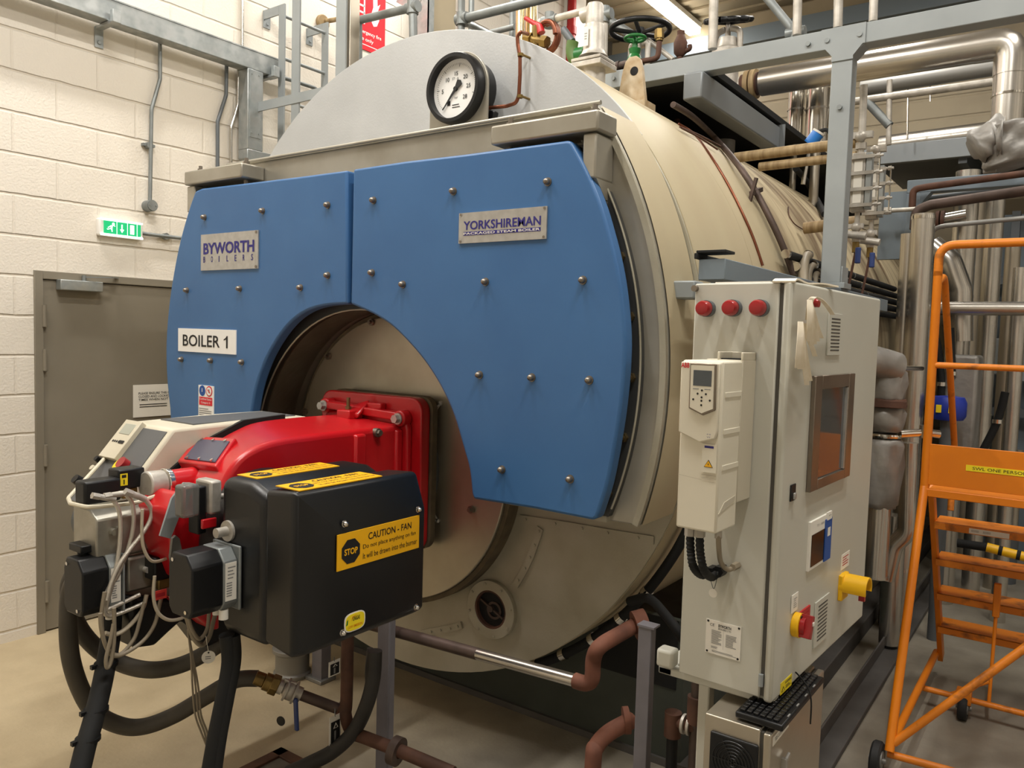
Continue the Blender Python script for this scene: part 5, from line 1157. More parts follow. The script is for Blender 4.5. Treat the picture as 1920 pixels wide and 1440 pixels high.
MB().box((1.492, -.30, 2.038), (1.588, -.22, 2.047)).box((1.49, -.31, 2.02), (1.50, 2.2, 2.038)).build('end_cap', 'foamblack', t, bevel=.002)
MB().box((1.38, .10, 1.955), (1.498, .16, 2.0)).box((1.38, 1.5, 1.955), (1.498, 1.56, 2.0)).build('bracket', 'slate', t)
# walkway deck over the boiler
t = thing('walkway_deck', 'dark underside of the steel walkway over the boiler, with a grey side channel', 'deck', (0, 2.5, 3.1))
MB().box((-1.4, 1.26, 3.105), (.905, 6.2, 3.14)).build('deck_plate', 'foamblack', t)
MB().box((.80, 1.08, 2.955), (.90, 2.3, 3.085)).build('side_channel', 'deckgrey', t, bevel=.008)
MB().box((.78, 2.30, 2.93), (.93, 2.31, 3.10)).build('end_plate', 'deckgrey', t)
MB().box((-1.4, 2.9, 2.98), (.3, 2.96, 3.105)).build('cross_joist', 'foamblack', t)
t = thing('walkway_deck', 'grey edge beam of the far walkway behind the gauge glasses', 'deck', (2.5, 4.5, 3.2))
MB().box((.9, 4.5, 3.26), (4.8, 4.56, 3.41)).build('edge_beam', 'deckgrey', t, bevel=.004); MB().box((.9, 4.56, 3.36), (4.8, 6.3, 3.40)).build('deck_plate', 'steel_dark', t)
for x in (1.6, 2.5, 3.4): MB().box((x, 4.56, 3.22), (x+.06, 6.3, 3.36)).build('joist', 'steel_dark', t)
# second frame behind
t = thing('steel_gantry', 'lower grey steel frame behind the stainless stack pipe', 'frame', (1.6, 3.2, 0))
MB().box((1.475, 3.2, 2.78), (3.6, 3.29, 2.865)).build('beam', 'slate', t, bevel=.004); MB().box((1.475, 3.2, .0), (1.56, 3.29, 2.78)).build('post', 'slate', t, bevel=.004)
MB().prism([(1.56, 3.2, 2.78), (1.62, 3.2, 2.78), (1.56, 3.2, 2.70)], (0, .09, 0)).build('brace', 'slate', t)
MB().box((1.31, 3.22, 2.35), (1.475, 3.27, 2.80)).build('side_plate', 'slate', t)
# foam lagged tubes along the boiler flank
Z = [2.165, 2.115, 2.065, 2.015, 1.965]
for i, z in enumerate(Z):
    x = math.sqrt((RB+.05)**2-(z-ZB)**2); y0 = .98+.10*i; nm = ('topmost', 'second from the top', 'middle', 'second from the bottom', 'lowest')[i]
    t = thing('lagged_tube', 'black lagged tube with ferrules on the boiler flank, %s of five' % nm, 'tube', (x, y0, z), 'black lagged tubes along the boiler flank')
    MB().cyl((x, y0, z), (x, 3.5, z), .019, n=14).build('lagging', 'foamblack', t)
    for y in (y0, y0+.55, y0+.62, y0+1.25): MB().cyl((x, y-.012, z), (x, y+.012, z), .0205, n=16).build('ferrule', 'chrome', t)
for i, (px, r, lab) in enumerate((([(1516, 478), (1510, 485), (1506, 510), (1506, 545)], .022, 'grey hose hanging from the black tubes, left one'), ([(1526, 497), (1519, 503), (1516, 520), (1516, 550)], .016, 'grey hose hanging from the black tubes, middle one'), ([(1533, 512), (1529, 516), (1528, 530), (1528, 552)], .014, 'grey hose hanging from the black tubes, right one'))):
    P = [SH(a, b, RB+.07) for a, b in px]; t = thing('drop_hose', lab, 'hose', P[0]); MB().tube(spline(P, 6), r, 12).build('hose', 'cable_grey', t); MB().ring(P[0]+V(0, -.02, 0), (0, 1, 0), .014, .022, .03, 16).build('ferrule', 'chrome', t)
# pipes strapped round the shell
def ringpipe(name, label, px, r, mt, off=.01):
    P = [SH(a, b, RB+off) for a, b in px]; t = thing(name, label, 'pipe', P[0]); MB().tube(spline(P, 8), r, 12).build('pipe', mt, t); return t
ringpipe('copper_line', 'thin copper line curving down over the boiler shell', [(1272, 232), (1300, 250), (1330, 288), (1362, 340), (1390, 395), (1412, 445), (1430, 498)], .006, 'copper', .004)
tt = ringpipe('shell_conduit', 'thick brown conduit curving down over the boiler shell with a clamp', [(1262, 196), (1300, 220), (1340, 258), (1380, 304), (1415, 356), (1445, 412), (1468, 462), (1488, 515)], .015, 'brownpipe', .03)
p = SH(1420, 360, RB+.03); MB().bar(p+V(0, -.08, -.02), p+V(0, .05, .02), .02, .02).bar(p+V(-.01, -.08, -.07), p+V(.02, -.08, .05), .018, .014).build('clamp', 'brownpipe', tt)
for a, b, lab in (((1275, 238), (1352, 275), 'upper'), ((1278, 240), (1345, 280), 'lower')):
    ringpipe('copper_line', '%s short rusty capillary lying along the top of the shell' % lab, [a, ((a[0]+b[0])/2, (a[1]+b[1])/2-2), b], .0045, 'rustpipe', .015)
ringpipe('black_hose', 'black hose with a bright ferrule crossing the upper rear shell', [(1492, 316), (1512, 340), (1530, 372), (1546, 402)], .020, 'foamblack', .03)
p = SH(1514, 378, RB+.03)
ringpipe('shell_wire', 'thin dark wire lying in a curve on the rear shell', [(1478, 388), (1480, 405), (1490, 420), (1505, 430)], .003, 'rustpipe', .004)
for (x0, y0, x1, y1), r, lab, yy in (((1378, 296, 1556, 273), .026, 'upper', 1.42), ((1424, 313, 1556, 298), .022, 'lower', 1.42), ((1508, 428, 1556, 422), .03, 'short lowest', 1.6)):
    a, b = U(x0, y0, 'y', yy), U(x1+50, y1-(y0-y1)/(x1-x0)*50, 'y', yy); t = thing('level_pipe', '%s cream lagged pipe from the shell to the water level gauges' % lab, 'pipe', a); MB().cyl(a, b, r, n=18).build('pipe', 'oldpaintpipe', t)
# water level gauges
def gauge_glass(x0, y0, y1, sc, label, Y):
    a = U(x0, y0, 'y', Y); b = U(x0, y1, 'y', Y); H = a.z-b.z; t = thing('level_gauge', label, 'gauge', b)
    w = .062*sc; x = a.x
    MB().box((x-w*.5, Y-.03, b.z), (x+w*.5, Y+.02, a.z)).build('gauge_body', 'castsilver', t, bevel=.004)
    MB().box((x+w*.55, Y-.035, b.z+.01), (x+w*.95, Y+.01, a.z-.005)).build('cover_bar', 'galv', t, bevel=.002)
    MB().box((x-w*.3, Y-.034, b.z+.04), (x+w*.3, Y-.029, a.z-.04)).build('glass', 'paper', t)
    for k in range(4):
        z = b.z+H*(.10+.27*k); MB().bar((x-w*.7, Y-.04, z), (x+w*1.15, Y-.04, z), .016, .016).cyl((x+w*1.1, Y-.04, z), (x+w*1.75, Y-.04, z), .006, n=8).hexb((x+w*1.3, Y-.04, z), (1, 0, 0), .012, .014).build('clamp', 'castsilver', t)
    MB().cyl((x+w*1.5, Y-.035, b.z+.02), (x+w*1.5, Y-.035, a.z-.01), .004, n=8).build('rod', 'chrome', t)
    MB().cyl((x, Y, a.z), (x, Y, a.z+.10), .014, n=14).hexb((x, Y, a.z+.02), (0, 0, 1), .026, .03).ball((x, Y-.02, a.z+.075), .026).bar((x-.04, Y, a.z+.085), (x+.05, Y, a.z+.085), .03, .03).build('top_cock', 'castsilver', t)
    MB().cyl((x, Y, b.z), (x, Y, b.z-.14), .012, n=14).ball((x, Y-.01, b.z-.07), .024).bar((x-.07, Y, b.z-.065), (x+.03, Y, b.z-.065), .022, .022).hexb((x, Y, b.z-.14), (0, 0, 1), .02, .03).build('bottom_cock', 'castsilver', t)
    MB().tube([V(x-.06, Y-.02, b.z-.10), V(x, Y-.03, b.z-.11), V(x+.05, Y-.03, b.z-.12)], .018, 12).build('drain_valve', 'castsilver', t)
    MB().cyl((x+.02, Y-.035, b.z-.17), (x+.02, Y-.035, b.z-.245), .013, n=14).build('valve_handle', 'bluevalve', t, bevel=.004)
    MB().cyl((x, Y, b.z-.14), (x, Y, b.z-.19), .016, n=12).build('drain_union', 'brass', t)
    MB().tube(spline([V(x, Y, b.z-.19), V(x-.015, Y, b.z-.30), V(x-.03, Y+.0, b.z-.40), V(x-.05, Y+.03, b.z-.48), V(x-.05, Y+.03, b.z-.55)], 6), .006, 8).build('drain_tube', 'rustpipe', t)
    return t
gauge_glass(1614, 288, 398, 1.0, 'front silver water level gauge just right of the grey post', 1.40)
gauge_glass(1640, 312, 412, .9, 'rear silver water level gauge, partly behind the front one', 1.72)
# jacketed blowdown valve stack and its pipes
jx, jy = 1.735, 1.50
t = thing('jacketed_valve', 'silver jacketed valve stack beside the control cabinet', 'valve', (jx, jy, .66))
def zj(y): return U(1655, y, 'x', jx).z
def soft(prof, nm, seed, mt='jacket', amp=.0075):
    random.seed(seed); m = MB(); n = 28; vs = []
    for j, (r, z) in enumerate(prof):
        for i in range(n):
            a = 2*PI*i/n; q = r+amp*math.sin(3*a+j*1.7+seed)+amp*.6*math.sin(7*a-j*2.3)+random.uniform(-1, 1)*amp*.25
            vs.append(V(jx+math.cos(a)*q, jy+math.sin(a)*q, z))
    fs = [(j*n+i, j*n+(i+1) % n, (j+1)*n+(i+1) % n, (j+1)*n+i) for j in range(len(prof)-1) for i in range(n)]
    fs += [tuple(reversed(range(n))), tuple(range((len(prof)-1)*n, len(prof)*n))]
    m.add(vs, fs); return m.build(nm, mt, t, sharp=180)
soft([(.055, zj(948)), (.075, zj(938)), (.088, zj(915)), (.090, zj(870)), (.088, zj(835)), (.082, zj(825)), (.06, zj(822))], 'lower_jacket', 1)
soft([(.05, zj(812)), (.075, zj(808)), (.086, zj(795)), (.084, zj(775)), (.072, zj(762))], 'middle_jacket', 2)
soft([(.07, zj(758)), (.082, zj(745)), (.086, zj(720)), (.078, zj(698)), (.06, zj(688)), (.04, zj(682))], 'upper_jacket', 3)
MB().tube(spline([V(jx+.03, jy, zj(690)), V(jx-.04, jy-.08, zj(680)), V(jx-.16, jy-.20, zj(668)), V(jx-.30, jy-.3, zj(664))], 6), .075, 20).build('jacket_arm', 'jacket', t)
MB().cyl((jx, jy, zj(1068)), (jx, jy, zj(940)), .052, n=28).ring((jx, jy, zj(1069)), (0, 0, 1), .048, .055, .012, 28).build('pipe_spool', 'stainless', t)
m = MB().torus((jx, jy, zj(760)), (0, 0, 1), .082, .012, 24, 8).torus((jx, jy, zj(752)), (0, 0, 1), .080, .010, 24, 8).bar((jx-.05, jy-.10, zj(757)), (jx+.10, jy-.07, zj(757)), .03, .03); m.build('rusty_clamp', 'rustpipe', t)
m = MB().torus((jx, jy, zj(817)), (0, 0, 1), .07, .012, 24, 8).tube([V(jx+.07, jy-.02, zj(812)), V(jx+.17, jy+.06, zj(808)), V(jx+.22, jy+.1, zj(811))], .02, 12).cyl((jx+.17, jy+.05, zj(806)-.03), (jx+.17, jy+.05, zj(806)+.03), .028, n=14); m.build('chrome_cock', 'chrome', t)
p = U(1680, 690, 'x', jx); MB().cyl(p, U(1728, 691, 'x', jx), .014, n=14).build('spindle', 'chrome', t)
MB().bar((jx+.065, jy+.07, zj(835)), (jx+.05, jy+.085, zj(915)), .03, .004, (1, 0, 0)).build('tie_strap', 'label_yellow', t)
# pipe on the floor behind the jacket
fx, fy = 1.682, 2.27
t = thing('floor_pipe', 'stainless clad pipe standing on the floor behind the jacketed valve, with an elbow', 'pipe', (fx, fy, 0))
MB().cyl((fx, fy, .05), (fx, fy, .80), .055, n=28).build('riser', 'stainless', t); MB().cyl((fx, fy, 0), (fx, fy, .05), .045, n=20).build('foot', 'foamblack', t)
yy_ = 2.1; a, b, c, d = [U(x, y, 'y', yy_) for x, y in ((1662, 1052), (1676, 1022), (1700, 1000), (1705, 830))]
MB().tube(rounded([V(a.x, yy_, a.z-.1), b, c, d], .09, 8), .047, 24).build('elbow', 'stainless', t)
# tall stainless stack pipes
def vpipe(x, y, r, z0, z1, label, mt='clad_pipe', bands=()):
    t = thing('stack_pipe', label, 'pipe', (x, y, z0)); MB().cyl((x, y, z0), (x, y, z1), r, n=36).build('cladding', mt, t)
    for z in bands: MB().ring((x, y, z), (0, 0, 1), r-.001, r+.003, .02, 36).build('band', 'chrome', t)
    return t
vpipe(1.675, 2.62, .063, 0, 2.55, 'tall bright stainless pipe left of the orange steps, nearest the boiler', bands=(2.52, .4))
vpipe(1.585, 2.72, .045, 0, 2.45, 'slim stainless pipe tucked behind the tall bright one')
vpipe(1.795, 3.5, .075, 0, 2.95, 'tall stainless pipe behind the top bar of the steps', bands=(2.1,))
vpipe(1.93, 3.9, .06, 0, 2.9, 'second tall stainless pipe in the row behind the steps')
vpipe(2.04, 4.1, .05, 0, 2.5, 'thin tall pipe in the row behind the steps, right of the second', 'stainless_soft')
vpipe(2.145, 3.3, .045, 0, 2.28, 'stainless pipe at the right edge of the picture behind the steps')
vpipe(1.72, 4.6, .10, 0, 2.9, 'fat stainless duct farthest back in the row', 'stainless_soft')
t = thing('cross_pipe', 'horizontal bright stainless pipe crossing behind the steps', 'pipe', (1.8, 2.9, 2.0)); a = U(1748, 578, 'y', 2.9); b = U(1920, 579, 'y', 2.9)
MB().cyl(a, V(3.4, 2.9, b.z-.0), .042, n=28).build('cladding', 'clad_pipe', t)
def hp(name, label, px, y, r, mt, fil=.1):
    P = [U(a_, b_, 'y', y) for a_, b_ in px]; t = thing(name, label, 'pipe', P[0]); MB().tube(rounded(P, fil), r, 16).build('pipe', mt, t); return t
t2 = hp('brown_pipe', 'thick rusty brown pipe bending down near the top of the stack pipe', [(1715, 430), (1718, 395), (1745, 384), (1960, 352)], 3.0, .032, 'brownpipe', .06)
p = U(1700, 393, 'y', 3.0); MB().cyl(p+V(-.1, 0, 0), p+V(.06, 0, 0), .014, n=12).hexb(p+V(-.14, 0, 0), (1, 0, 0), .025, .05).build('cock', 'castsilver', t2)
hp('brown_pipe', 'dark pipe right under the lower grey frame beam', [(1710, 395), (1712, 355), (1740, 350), (1960, 320)], 3.1, .022, 'rustpipe', .04)
hp('grey_conduit', 'bent grey conduit over the top bar of the steps', [(1738, 760), (1743, 426), (1930, 408)], 2.75, .014, 'ledger', .09)
hp('grey_conduit', 'dark rod crossing under the second frame', [(1735, 372), (1960, 345)], 3.4, .018, 'steel_dark', .04)
t2 = hp('flanged_branch', 'short stainless branch pipe with flanges between the stack pipes', [(1768, 410), (1812, 402)], 3.3, .035, 'stainless', .02)
p = U(1765, 412, 'y', 3.3); MB().cyl(p+V(-.03, 0, 0), p+V(-.01, 0, 0), .06, n=20).cyl(p+V(0, 0, 0), p+V(.02, 0, 0), .06, n=20).build('flange', 'rustpipe', t2)
t = thing('clad_elbow', 'wide stainless clad bend leaning between the stack pipes', 'pipe', U(1775, 490, 'y', 3.2)); MB().tube(rounded([U(1745, 460, 'y', 3.2), U(1780, 490, 'y', 3.2), U(1800, 545, 'y', 3.2), U(1800, 640, 'y', 3.2)], .1), .075, 24).build('cladding', 'stainless', t)
# plant behind the steps
t = thing('feed_pump', 'blue pump motor beside a grey box behind the orange steps', 'pump', (1.86, 3.0, 0))
p = U(1777, 766, 'x', 1.86); q = U(1812, 770, 'y', p.y)
MB().lathe([(.05, -.05), (.085, -.045), (.10, -.02), (.10, .06), (.085, .09), (.04, .095)], (1.86, p.y, p.z-.02), (0, 0, 1), 24).build('motor', 'bluemotor', t)
for dy in (-.035, .03): MB().box((1.86+dy-.014, p.y-.103, p.z-.02), (1.86+dy+.014, p.y-.096, p.z+.025)).build('motor_label', 'label_yellow', t)
MB().cyl((1.86, p.y, 0), (1.86, p.y, p.z-.07), .035, n=20).build('pump_column', 'steel_dark', t)
MB().box((1.80, p.y+.25, .9), (1.98, p.y+.55, 1.72)).build('lagged_box', 'jacket', t, bevel=.02, seg=3)
for k, (px, lab) in enumerate((([(1752, 625), (1760, 660), (1765, 720), (1762, 760)], 'black hose with a bright collar behind the left rail of the steps'), ([(1885, 735), (1870, 790), (1840, 850)], 'black hose slanting down behind the plate of the steps'), ([(1782, 615), (1785, 700)], 'short black hose behind the rear rail of the steps'))):
    P = [U(a, b, 'y', 2.9) for a, b in px]; t = thing('black_hose', lab, 'hose', P[0]); MB().tube(spline(P, 6), .022, 12).build('hose', 'foamblack', t)
    c = P[len(P)//2]; MB().ring(c-V(0, 0, .012), (0, 0, 1), .021, .027, .024, 16).build('collar', 'chrome', t)
t = thing('equipment_rack', 'dark grey steel rack of plant at the back right behind the pipes', 'rack', (2.0, 5.2, 0))
MB().box((1.52, 5.3, 0), (3.4, 5.36, 2.9)).build('back_panel', 'slate', t)
for x in (1.6, 1.95, 2.3, 2.8): MB().box((x, 5.1, 0), (x+.06, 5.2, 2.9)).build('upright', 'steel_dark', t)
for z in (1.2, 2.3): MB().box((1.6, 5.1, z), (3.4, 5.2, z+.07)).build('rail', 'steel_dark', t)
for x, z, w in ((1.75, 1.55, .2), (2.05, 1.5, .16), (2.4, 1.6, .22)): MB().box((x, 5.0, z), (x+w, 5.1, z+.3)).build('panel_box', 'steel_grey', t, bevel=.01)
t = thing('floor_tank', 'small steel tank with dark pedestal on the floor behind the steps', 'tank', U(1875, 1065, 'z', 0))
q = U(1880, 1090, 'z', 0); MB().cyl((q.x, q.y, 0), (q.x, q.y, .35), .085, n=24).build('pedestal', 'steel_dark', t); MB().lathe([(.10, .35), (.10, .6), (.06, .66), (.02, .68)], (q.x-.12, q.y, .0), (0, 0, 1), 24).build('dome', 'stainless_soft', t)
vpipe(U(1893, 1085, 'z', 0).x, U(1893, 1085, 'z', 0).y, .032, 0, 1.0, 'pale slim post on the floor seen between the treads at the right edge', 'stainless_soft')
a, b = U(1795, 1018, 'y', 2.6), U(1850, 1026, 'y', 2.6); c = U(1925, 1045, 'y', 2.6)
t = thing('striped_barrier', 'black and yellow striped bar low down behind the treads', 'bar', a); MB().cyl(a, b, .025, n=16).build('black_part', 'foamblack', t); MB().cyl(b, c, .027, n=16).build('yellow_part', 'yellow', t)
for k in (.3, .75): MB().cyl(b.lerp(c, k), b.lerp(c, k+.1), .0275, n=16).build('stripe', 'foamblack', t)
# ----------------------------------------------------------------- orange mobile steps
st = thing('mobile_steps', 'orange mobile warehouse steps with a yellow SWL sticker at the right', 'steps', (2.3, 1.4, 0))
SX0, SX1 = 1.95, 2.75
def orb(p, q, r, nm, mt='orange'): return MB().tube([Vector(p), Vector(q)], r, 14).build(nm, mt, st)
leg0, leg1 = V(SX0, .80, .145), V(SX0, 1.29, 1.135)
for x in (SX0, SX1):
    orb((x, .80, .12), (x, 1.29, 1.14), .0185, 'front_leg')
    orb((x, .80, .14), (x, 2.08, .13), .017, 'base_rail')
    d = [V(x, 1.52, 1.10), V(x+.02, 2.10, .10)]
    MB().bar(d[0], d[1], .025, .062, (0, 1, 0)).build('stringer', 'orange', st, bevel=.003)
    dd_ = MB().tube(rounded([V(x, 1.29, 1.1), V(x, 1.30, 1.6), V(x, 1.30, 2.10)], .08), .0185, 14).build('hand_rail_post', 'orange', st)
    MB().tube(rounded([V(x, 1.30, 2.05), V(x, 1.50, 2.10), V(x, 1.62, 1.95), V(x+.01, 2.2, 1.22), V(x+.02, 2.1, .9)], .12), .016, 12).build('side_rail', 'orange_worn', st)
MB().tube(rounded([V(SX0, 1.30, 2.08), V(SX0, 1.30, 2.215), V(SX1, 1.30, 2.215), V(SX1, 1.30, 2.08)], .13, 8), .0185, 14).build('top_bar', 'orange_worn', st)
z_ = U(1740, 684, 'y', 1.3).z; orb((SX0, 1.30, z_), (SX1, 1.30, z_), .014, 'mid_bar', 'orange_worn')
fr = quad([(1733, 833), (1920, 850), (1920, 925), (1733, 912)], 'y', 1.285)
m = MB().box((SX0-.005, 1.283, fr.c.z-fr.h/2), (SX1, 1.29, fr.c.z+fr.h/2+.004)); pl_ = m.build('end_plate', 'orange', st, bevel=.002)
fr = quad([(1811, 872), (1920, 882), (1920, 894), (1811, 884)], 'y', 1.282); w0 = fr.w; fr = Fr(fr.c+V(.03, 0, .001), fr.ux, fr.uy, w0+.06, .026); m = MB().slab(fr, 0, 0, 1, 1, -.002, .0008); m.mat(1).text('SWL ONE PERSON', fr, (.118*w0/fr.w, .26, 1.063*w0/fr.w, .76), .0012, .004); m.build('load_sticker', ['label_yellow', 'ink'], pl_)
MB().box((SX0-.006, 1.27, 1.10), (SX1, 1.30, 1.135)).box((SX0, 1.28, 1.10), (SX1, 1.56, 1.112)).build('platform', 'orange', st, bevel=.003)
for i, (x, y) in enumerate(((1850, 987), (1850, 1078), (1850, 1165), (1850, 1255))):
    k = (i+1)/4.9; yy = 1.52+(2.10-1.52)*(k); zz = 1.10-(1.0)*k+.04
    MB().box((SX0+.015, yy-.08, zz-.035), (SX1-.0, yy-.068, zz)).box((SX0+.015, yy-.08, zz-.006), (SX1, yy+.10, zz)).build('tread', 'orange_worn', st, bevel=.003)
    if i == 0:
        fr = Fr((2.19, yy-.0805, zz-.019), (1, 0, 0), (0, 0, 1), .16, .024); m = MB().slab(fr, 0, 0, 1, 1, 0, .0006); m.mat(1)
        for g in range(26): m.poly(fr, [(.06+g*.015+(.1 if g > 12 else 0), .3), (.06+g*.015+.006+(.1 if g > 12 else 0), .3), (.06+g*.015+.006+(.1 if g > 12 else 0), .75), (.06+g*.015+(.1 if g > 12 else 0), .75)], .001)
        m.build('barcode_sticker', ['paper', 'inkgrey'], st)
orb((SX0-.01, .82, .10), (SX1, .88, .10), .0155, 'front_axle_bar', 'orange_worn')
orb((SX0, 1.62, .095), (SX1, 1.62, .095), .014, 'cross_bar', 'orange_worn')
orb((SX0+.01, .82, .15), (SX1-.05, 1.15, .95), .0165, 'diagonal_brace', 'orange_worn')
a = U(1868, 1115, 'y', 1.62); orb((a.x, 1.62, .10), (a.x, 1.70, .56), .008, 'latch_rod'); MB().box((a.x-.015, 1.67, .50), (a.x+.015, 1.70, .66)).build('latch_plate', 'orange', st, bevel=.004); orb((a.x-.16, 1.62, .10), (a.x, 1.64, .2), .008, 'latch_stay')
for c in (V(SX0-.045, .80, .073), V(SX1+.045, .80, .073), V(2.13, 1.60, .062), V(2.6, 1.60, .062)):
    r = c.z; m = MB().lathe([(r*.55, -.017), (r*.9, -.02), (r, -.012), (r, .012), (r*.9, .02), (r*.55, .017)], c, (1, 0, 0), 28); w_ = m.build('wheel', 'tyre', st); MB().cyl(c-V(.022, 0, 0), c+V(.022, 0, 0), r*.5, n=20).cyl(c-V(.03, 0, 0), c+V(.035, 0, 0), .012, n=12).build('hub', 'ledger', w_)
    if c.y > 1.2: MB().box((c.x-.032, c.y-.03, c.z+.02), (c.x+.032, c.y+.03, c.z+.085)).build('caster_fork', 'orange_worn', st, bevel=.004)

# rusty drain fittings between the stand leg and the stainless cabinet
t = thing('drain_valve', 'dark rusty drain fittings standing between the stand leg and the stainless cabinet', 'valve', (1.45, -.3, 0))
yq = -.45
a, b, c, d = [U(x, y, 'y', yq) for x, y in ((1262, 1350), (1262, 1440), (1306, 1330), (1306, 1440))]
MB().cyl((a.x, yq, 0), (a.x, yq, a.z-.03), .017, n=16).build('left_riser', 'foamblack', t); MB().cyl((c.x, yq, 0), (c.x, yq, c.z+.10), .018, n=16).build('right_riser', 'brownpipe', t)
MB().cyl((a.x, yq, a.z-.05), (a.x, yq, a.z+.025), .026, n=18).cyl((a.x, yq, a.z), (c.x, yq, a.z), .019, n=16).build('elbow', 'rustpipe', t); MB().cyl((c.x, yq, c.z-.04), (c.x, yq, c.z+.04), .028, n=18).build('coupling', 'rustpipe', t)
for k in (.45, .7): MB().cyl(V(a.x+(c.x-a.x)*k, yq, a.z), V(a.x+(c.x-a.x)*k+.008, yq, a.z), .03, n=20).build('union_ring', 'castsilver', t)
# black tube hugging the lower right of the shell
P = [SH(x, y, RB+.04) for x, y in ((1262, 1075),)]
P = [V((RB+.035)*math.cos(math.radians(a_)), .12, ZB+(RB+.035)*math.sin(math.radians(a_))) for a_ in (-20, -28, -36, -44, -52, -60, -66)]
t = thing('lagged_tube', 'black lagged tube with bright ferrules curving under the lower right of the shell', 'tube', P[-1]); S = spline(P, 6); MB().tube(S, .02, 12).build('lagging', 'foamblack', t)
for i in (12, 17, 22, 27, 32):
    p = S[i]; q = S[i+1]; MB().cyl(p, p+(q-p).normalized()*.028, .024, n=14).build('ferrule', 'chrome', t)
t = thing('lagged_tube', 'second black tube drooping behind the grey stand leg towards the cabinet', 'tube', (1.3, .1, .9)); MB().tube(spline([U(1180, 1128, 'y', .05), U(1215, 1122, 'y', .02), U(1245, 1150, 'y', -.05), U(1285, 1205, 'y', -.1), U(1310, 1260, 'y', -.1)], 8), .018, 12).build('lagging', 'foamblack', t)
t = thing('side_bracket', 'small grey bracket box on the shell beside the top of the control cabinet', 'bracket', SH(1287, 545, RB)); p = SH(1287, 545, RB); MB().box((p.x-.03, p.y-.05, p.z-.03), (p.x+.05, p.y+.03, p.z+.03)).build('box', 'steel_grey', t, bevel=.006)
# ================================================================= ON TOP OF THE BOILER
def Py(px, py, y): return U(px, py, 'y', y)
def shell_z(x): return ZB+math.sqrt(max(0, RB*RB-x*x))
def handwheel(mb, c, ax, R, r, ns, hub=.3, wavy=0):
    u, v, w = frame(ax); c = Vector(c); n = 60
    P = [c+(u*math.cos(2*PI*i/n)+v*math.sin(2*PI*i/n))*(R+(wavy*math.cos(10*2*PI*i/n) if wavy else 0)) for i in range(n+1)]
    mb.tube(P, r, 10, caps=False)
    for i in range(ns):
        a = 2*PI*i/ns+.3; mb.tube([c+w*(-R*.12), c+(u*math.cos(a)+v*math.sin(a))*R], r*.8, 8)
    mb.cyl(c-w*R*.22, c+w*R*.06, R*hub*.6, n=16); return mb
# safety valve
Y = .7; a = Py(1112, 128, Y); x = a.x; k = (Py(1132, 100, Y).x-Py(1094, 100, Y).x)
t = thing('safety_valve', 'silver-white safety valve standing behind the rim, left of the green valve', 'valve', (x, Y, a.z))
zz = lambda y: Py(1112, y, Y).z
MB().box((x-.085, Y-.08, zz(128)-.01), (x+.085, Y+.08, zz(122))).box((x-.08, Y-.075, zz(120)), (x+.08, Y+.075, zz(114))).build('base_flange', 'castsilver', t, bevel=.003)
MB().cyl((x, Y, shell_z(x)-.02), (x, Y, zz(126)), .06, n=24).build('nozzle', 'castsilver', t)
MB().lathe([(.072, zz(114)-zz(120)), (.058, .03), (.052, .05), (.050, zz(52)-zz(114)), (.046, zz(48)-zz(114)), (.042, zz(48)-zz(114)+.002), (.042, zz(14)-zz(114)), (.036, zz(9)-zz(114))], (x, Y, zz(114)), (0, 0, 1), 28).build('bonnet', 'castsilver', t)
MB().cyl((x-.07, Y, zz(26)), (x, Y, zz(24)), .032, n=18).build('lever_boss', 'castsilver', t)
p = Py(1099, 68, Y-.06); fr = Fr(p, (1, 0, 0), (0, 0, 1), .026, .09); m = MB().slab(fr, 0, 0, 1, 1, 0, .002); m.mat(1).lines(fr, .2, .8, .3, .7, 3, .0025, .4); m.build('hanging_tag', ['paper', 'inkgrey'], t)
# olive green angle valve with dark outlet
Y = .75; t = thing('angle_valve', 'olive green angle valve with a grey outlet stub left of the safety valve', 'valve', Py(1080, 110, Y))
P = [Py(1074, 78, Y), Py(1072, 95, Y), Py(1078, 112, Y), Py(1095, 106, Y)]
MB().tube(spline(P, 5), .03, 16).build('body', 'greenolive', t); MB().cyl(Py(1056, 55, Y), Py(1073, 78, Y), .019, n=16).build('outlet', 'steel_dark', t); q = Py(1088, 103, Y); MB().cyl(q-V(.02, 0, 0), q+V(.03, 0, 0), .036, n=18).build('bonnet', 'green', t)
p = Py(1127, 90, .85); MB().torus(p, (1, .2, .2), .038, .008, 24, 8).cyl(p-V(.06, 0, 0), p+V(.01, 0, 0), .008, n=10).build('hand_wheel', 'green', t)
# black handwheel valve (main steam stop)
Y = 1.55; c = Py(1200, 56, Y); R_ = (Py(1249, 52, Y).x-Py(1151, 58, Y).x)/2
t = thing('steam_stop_valve', 'valve with the largest black spoked handwheel above the boiler', 'valve', (c.x, Y, shell_z(c.x)))
handwheel(MB(), c, (0, .0, 1), R_, .016, 5, .25).build('hand_wheel', 'black', t)
z1 = Py(1200, 82, Y).z; z2 = Py(1200, 128, Y).z
m = MB()
for s in (-1, 1): m.tube(rounded([V(c.x+s*.02, Y, z1), V(c.x+s*.055, Y, z1), V(c.x+s*.055, Y, z2-.05)], .03), .016, 10)
m.build('yoke', 'castsilver', t); MB().cyl((c.x, Y, shell_z(c.x)), (c.x, Y, c.z), .012, n=12).build('spindle', 'castsilver', t); MB().cyl((c.x, Y, shell_z(c.x)-.01), (c.x, Y, z2-.03), .07, n=28).build('body', 'castsilver', t)
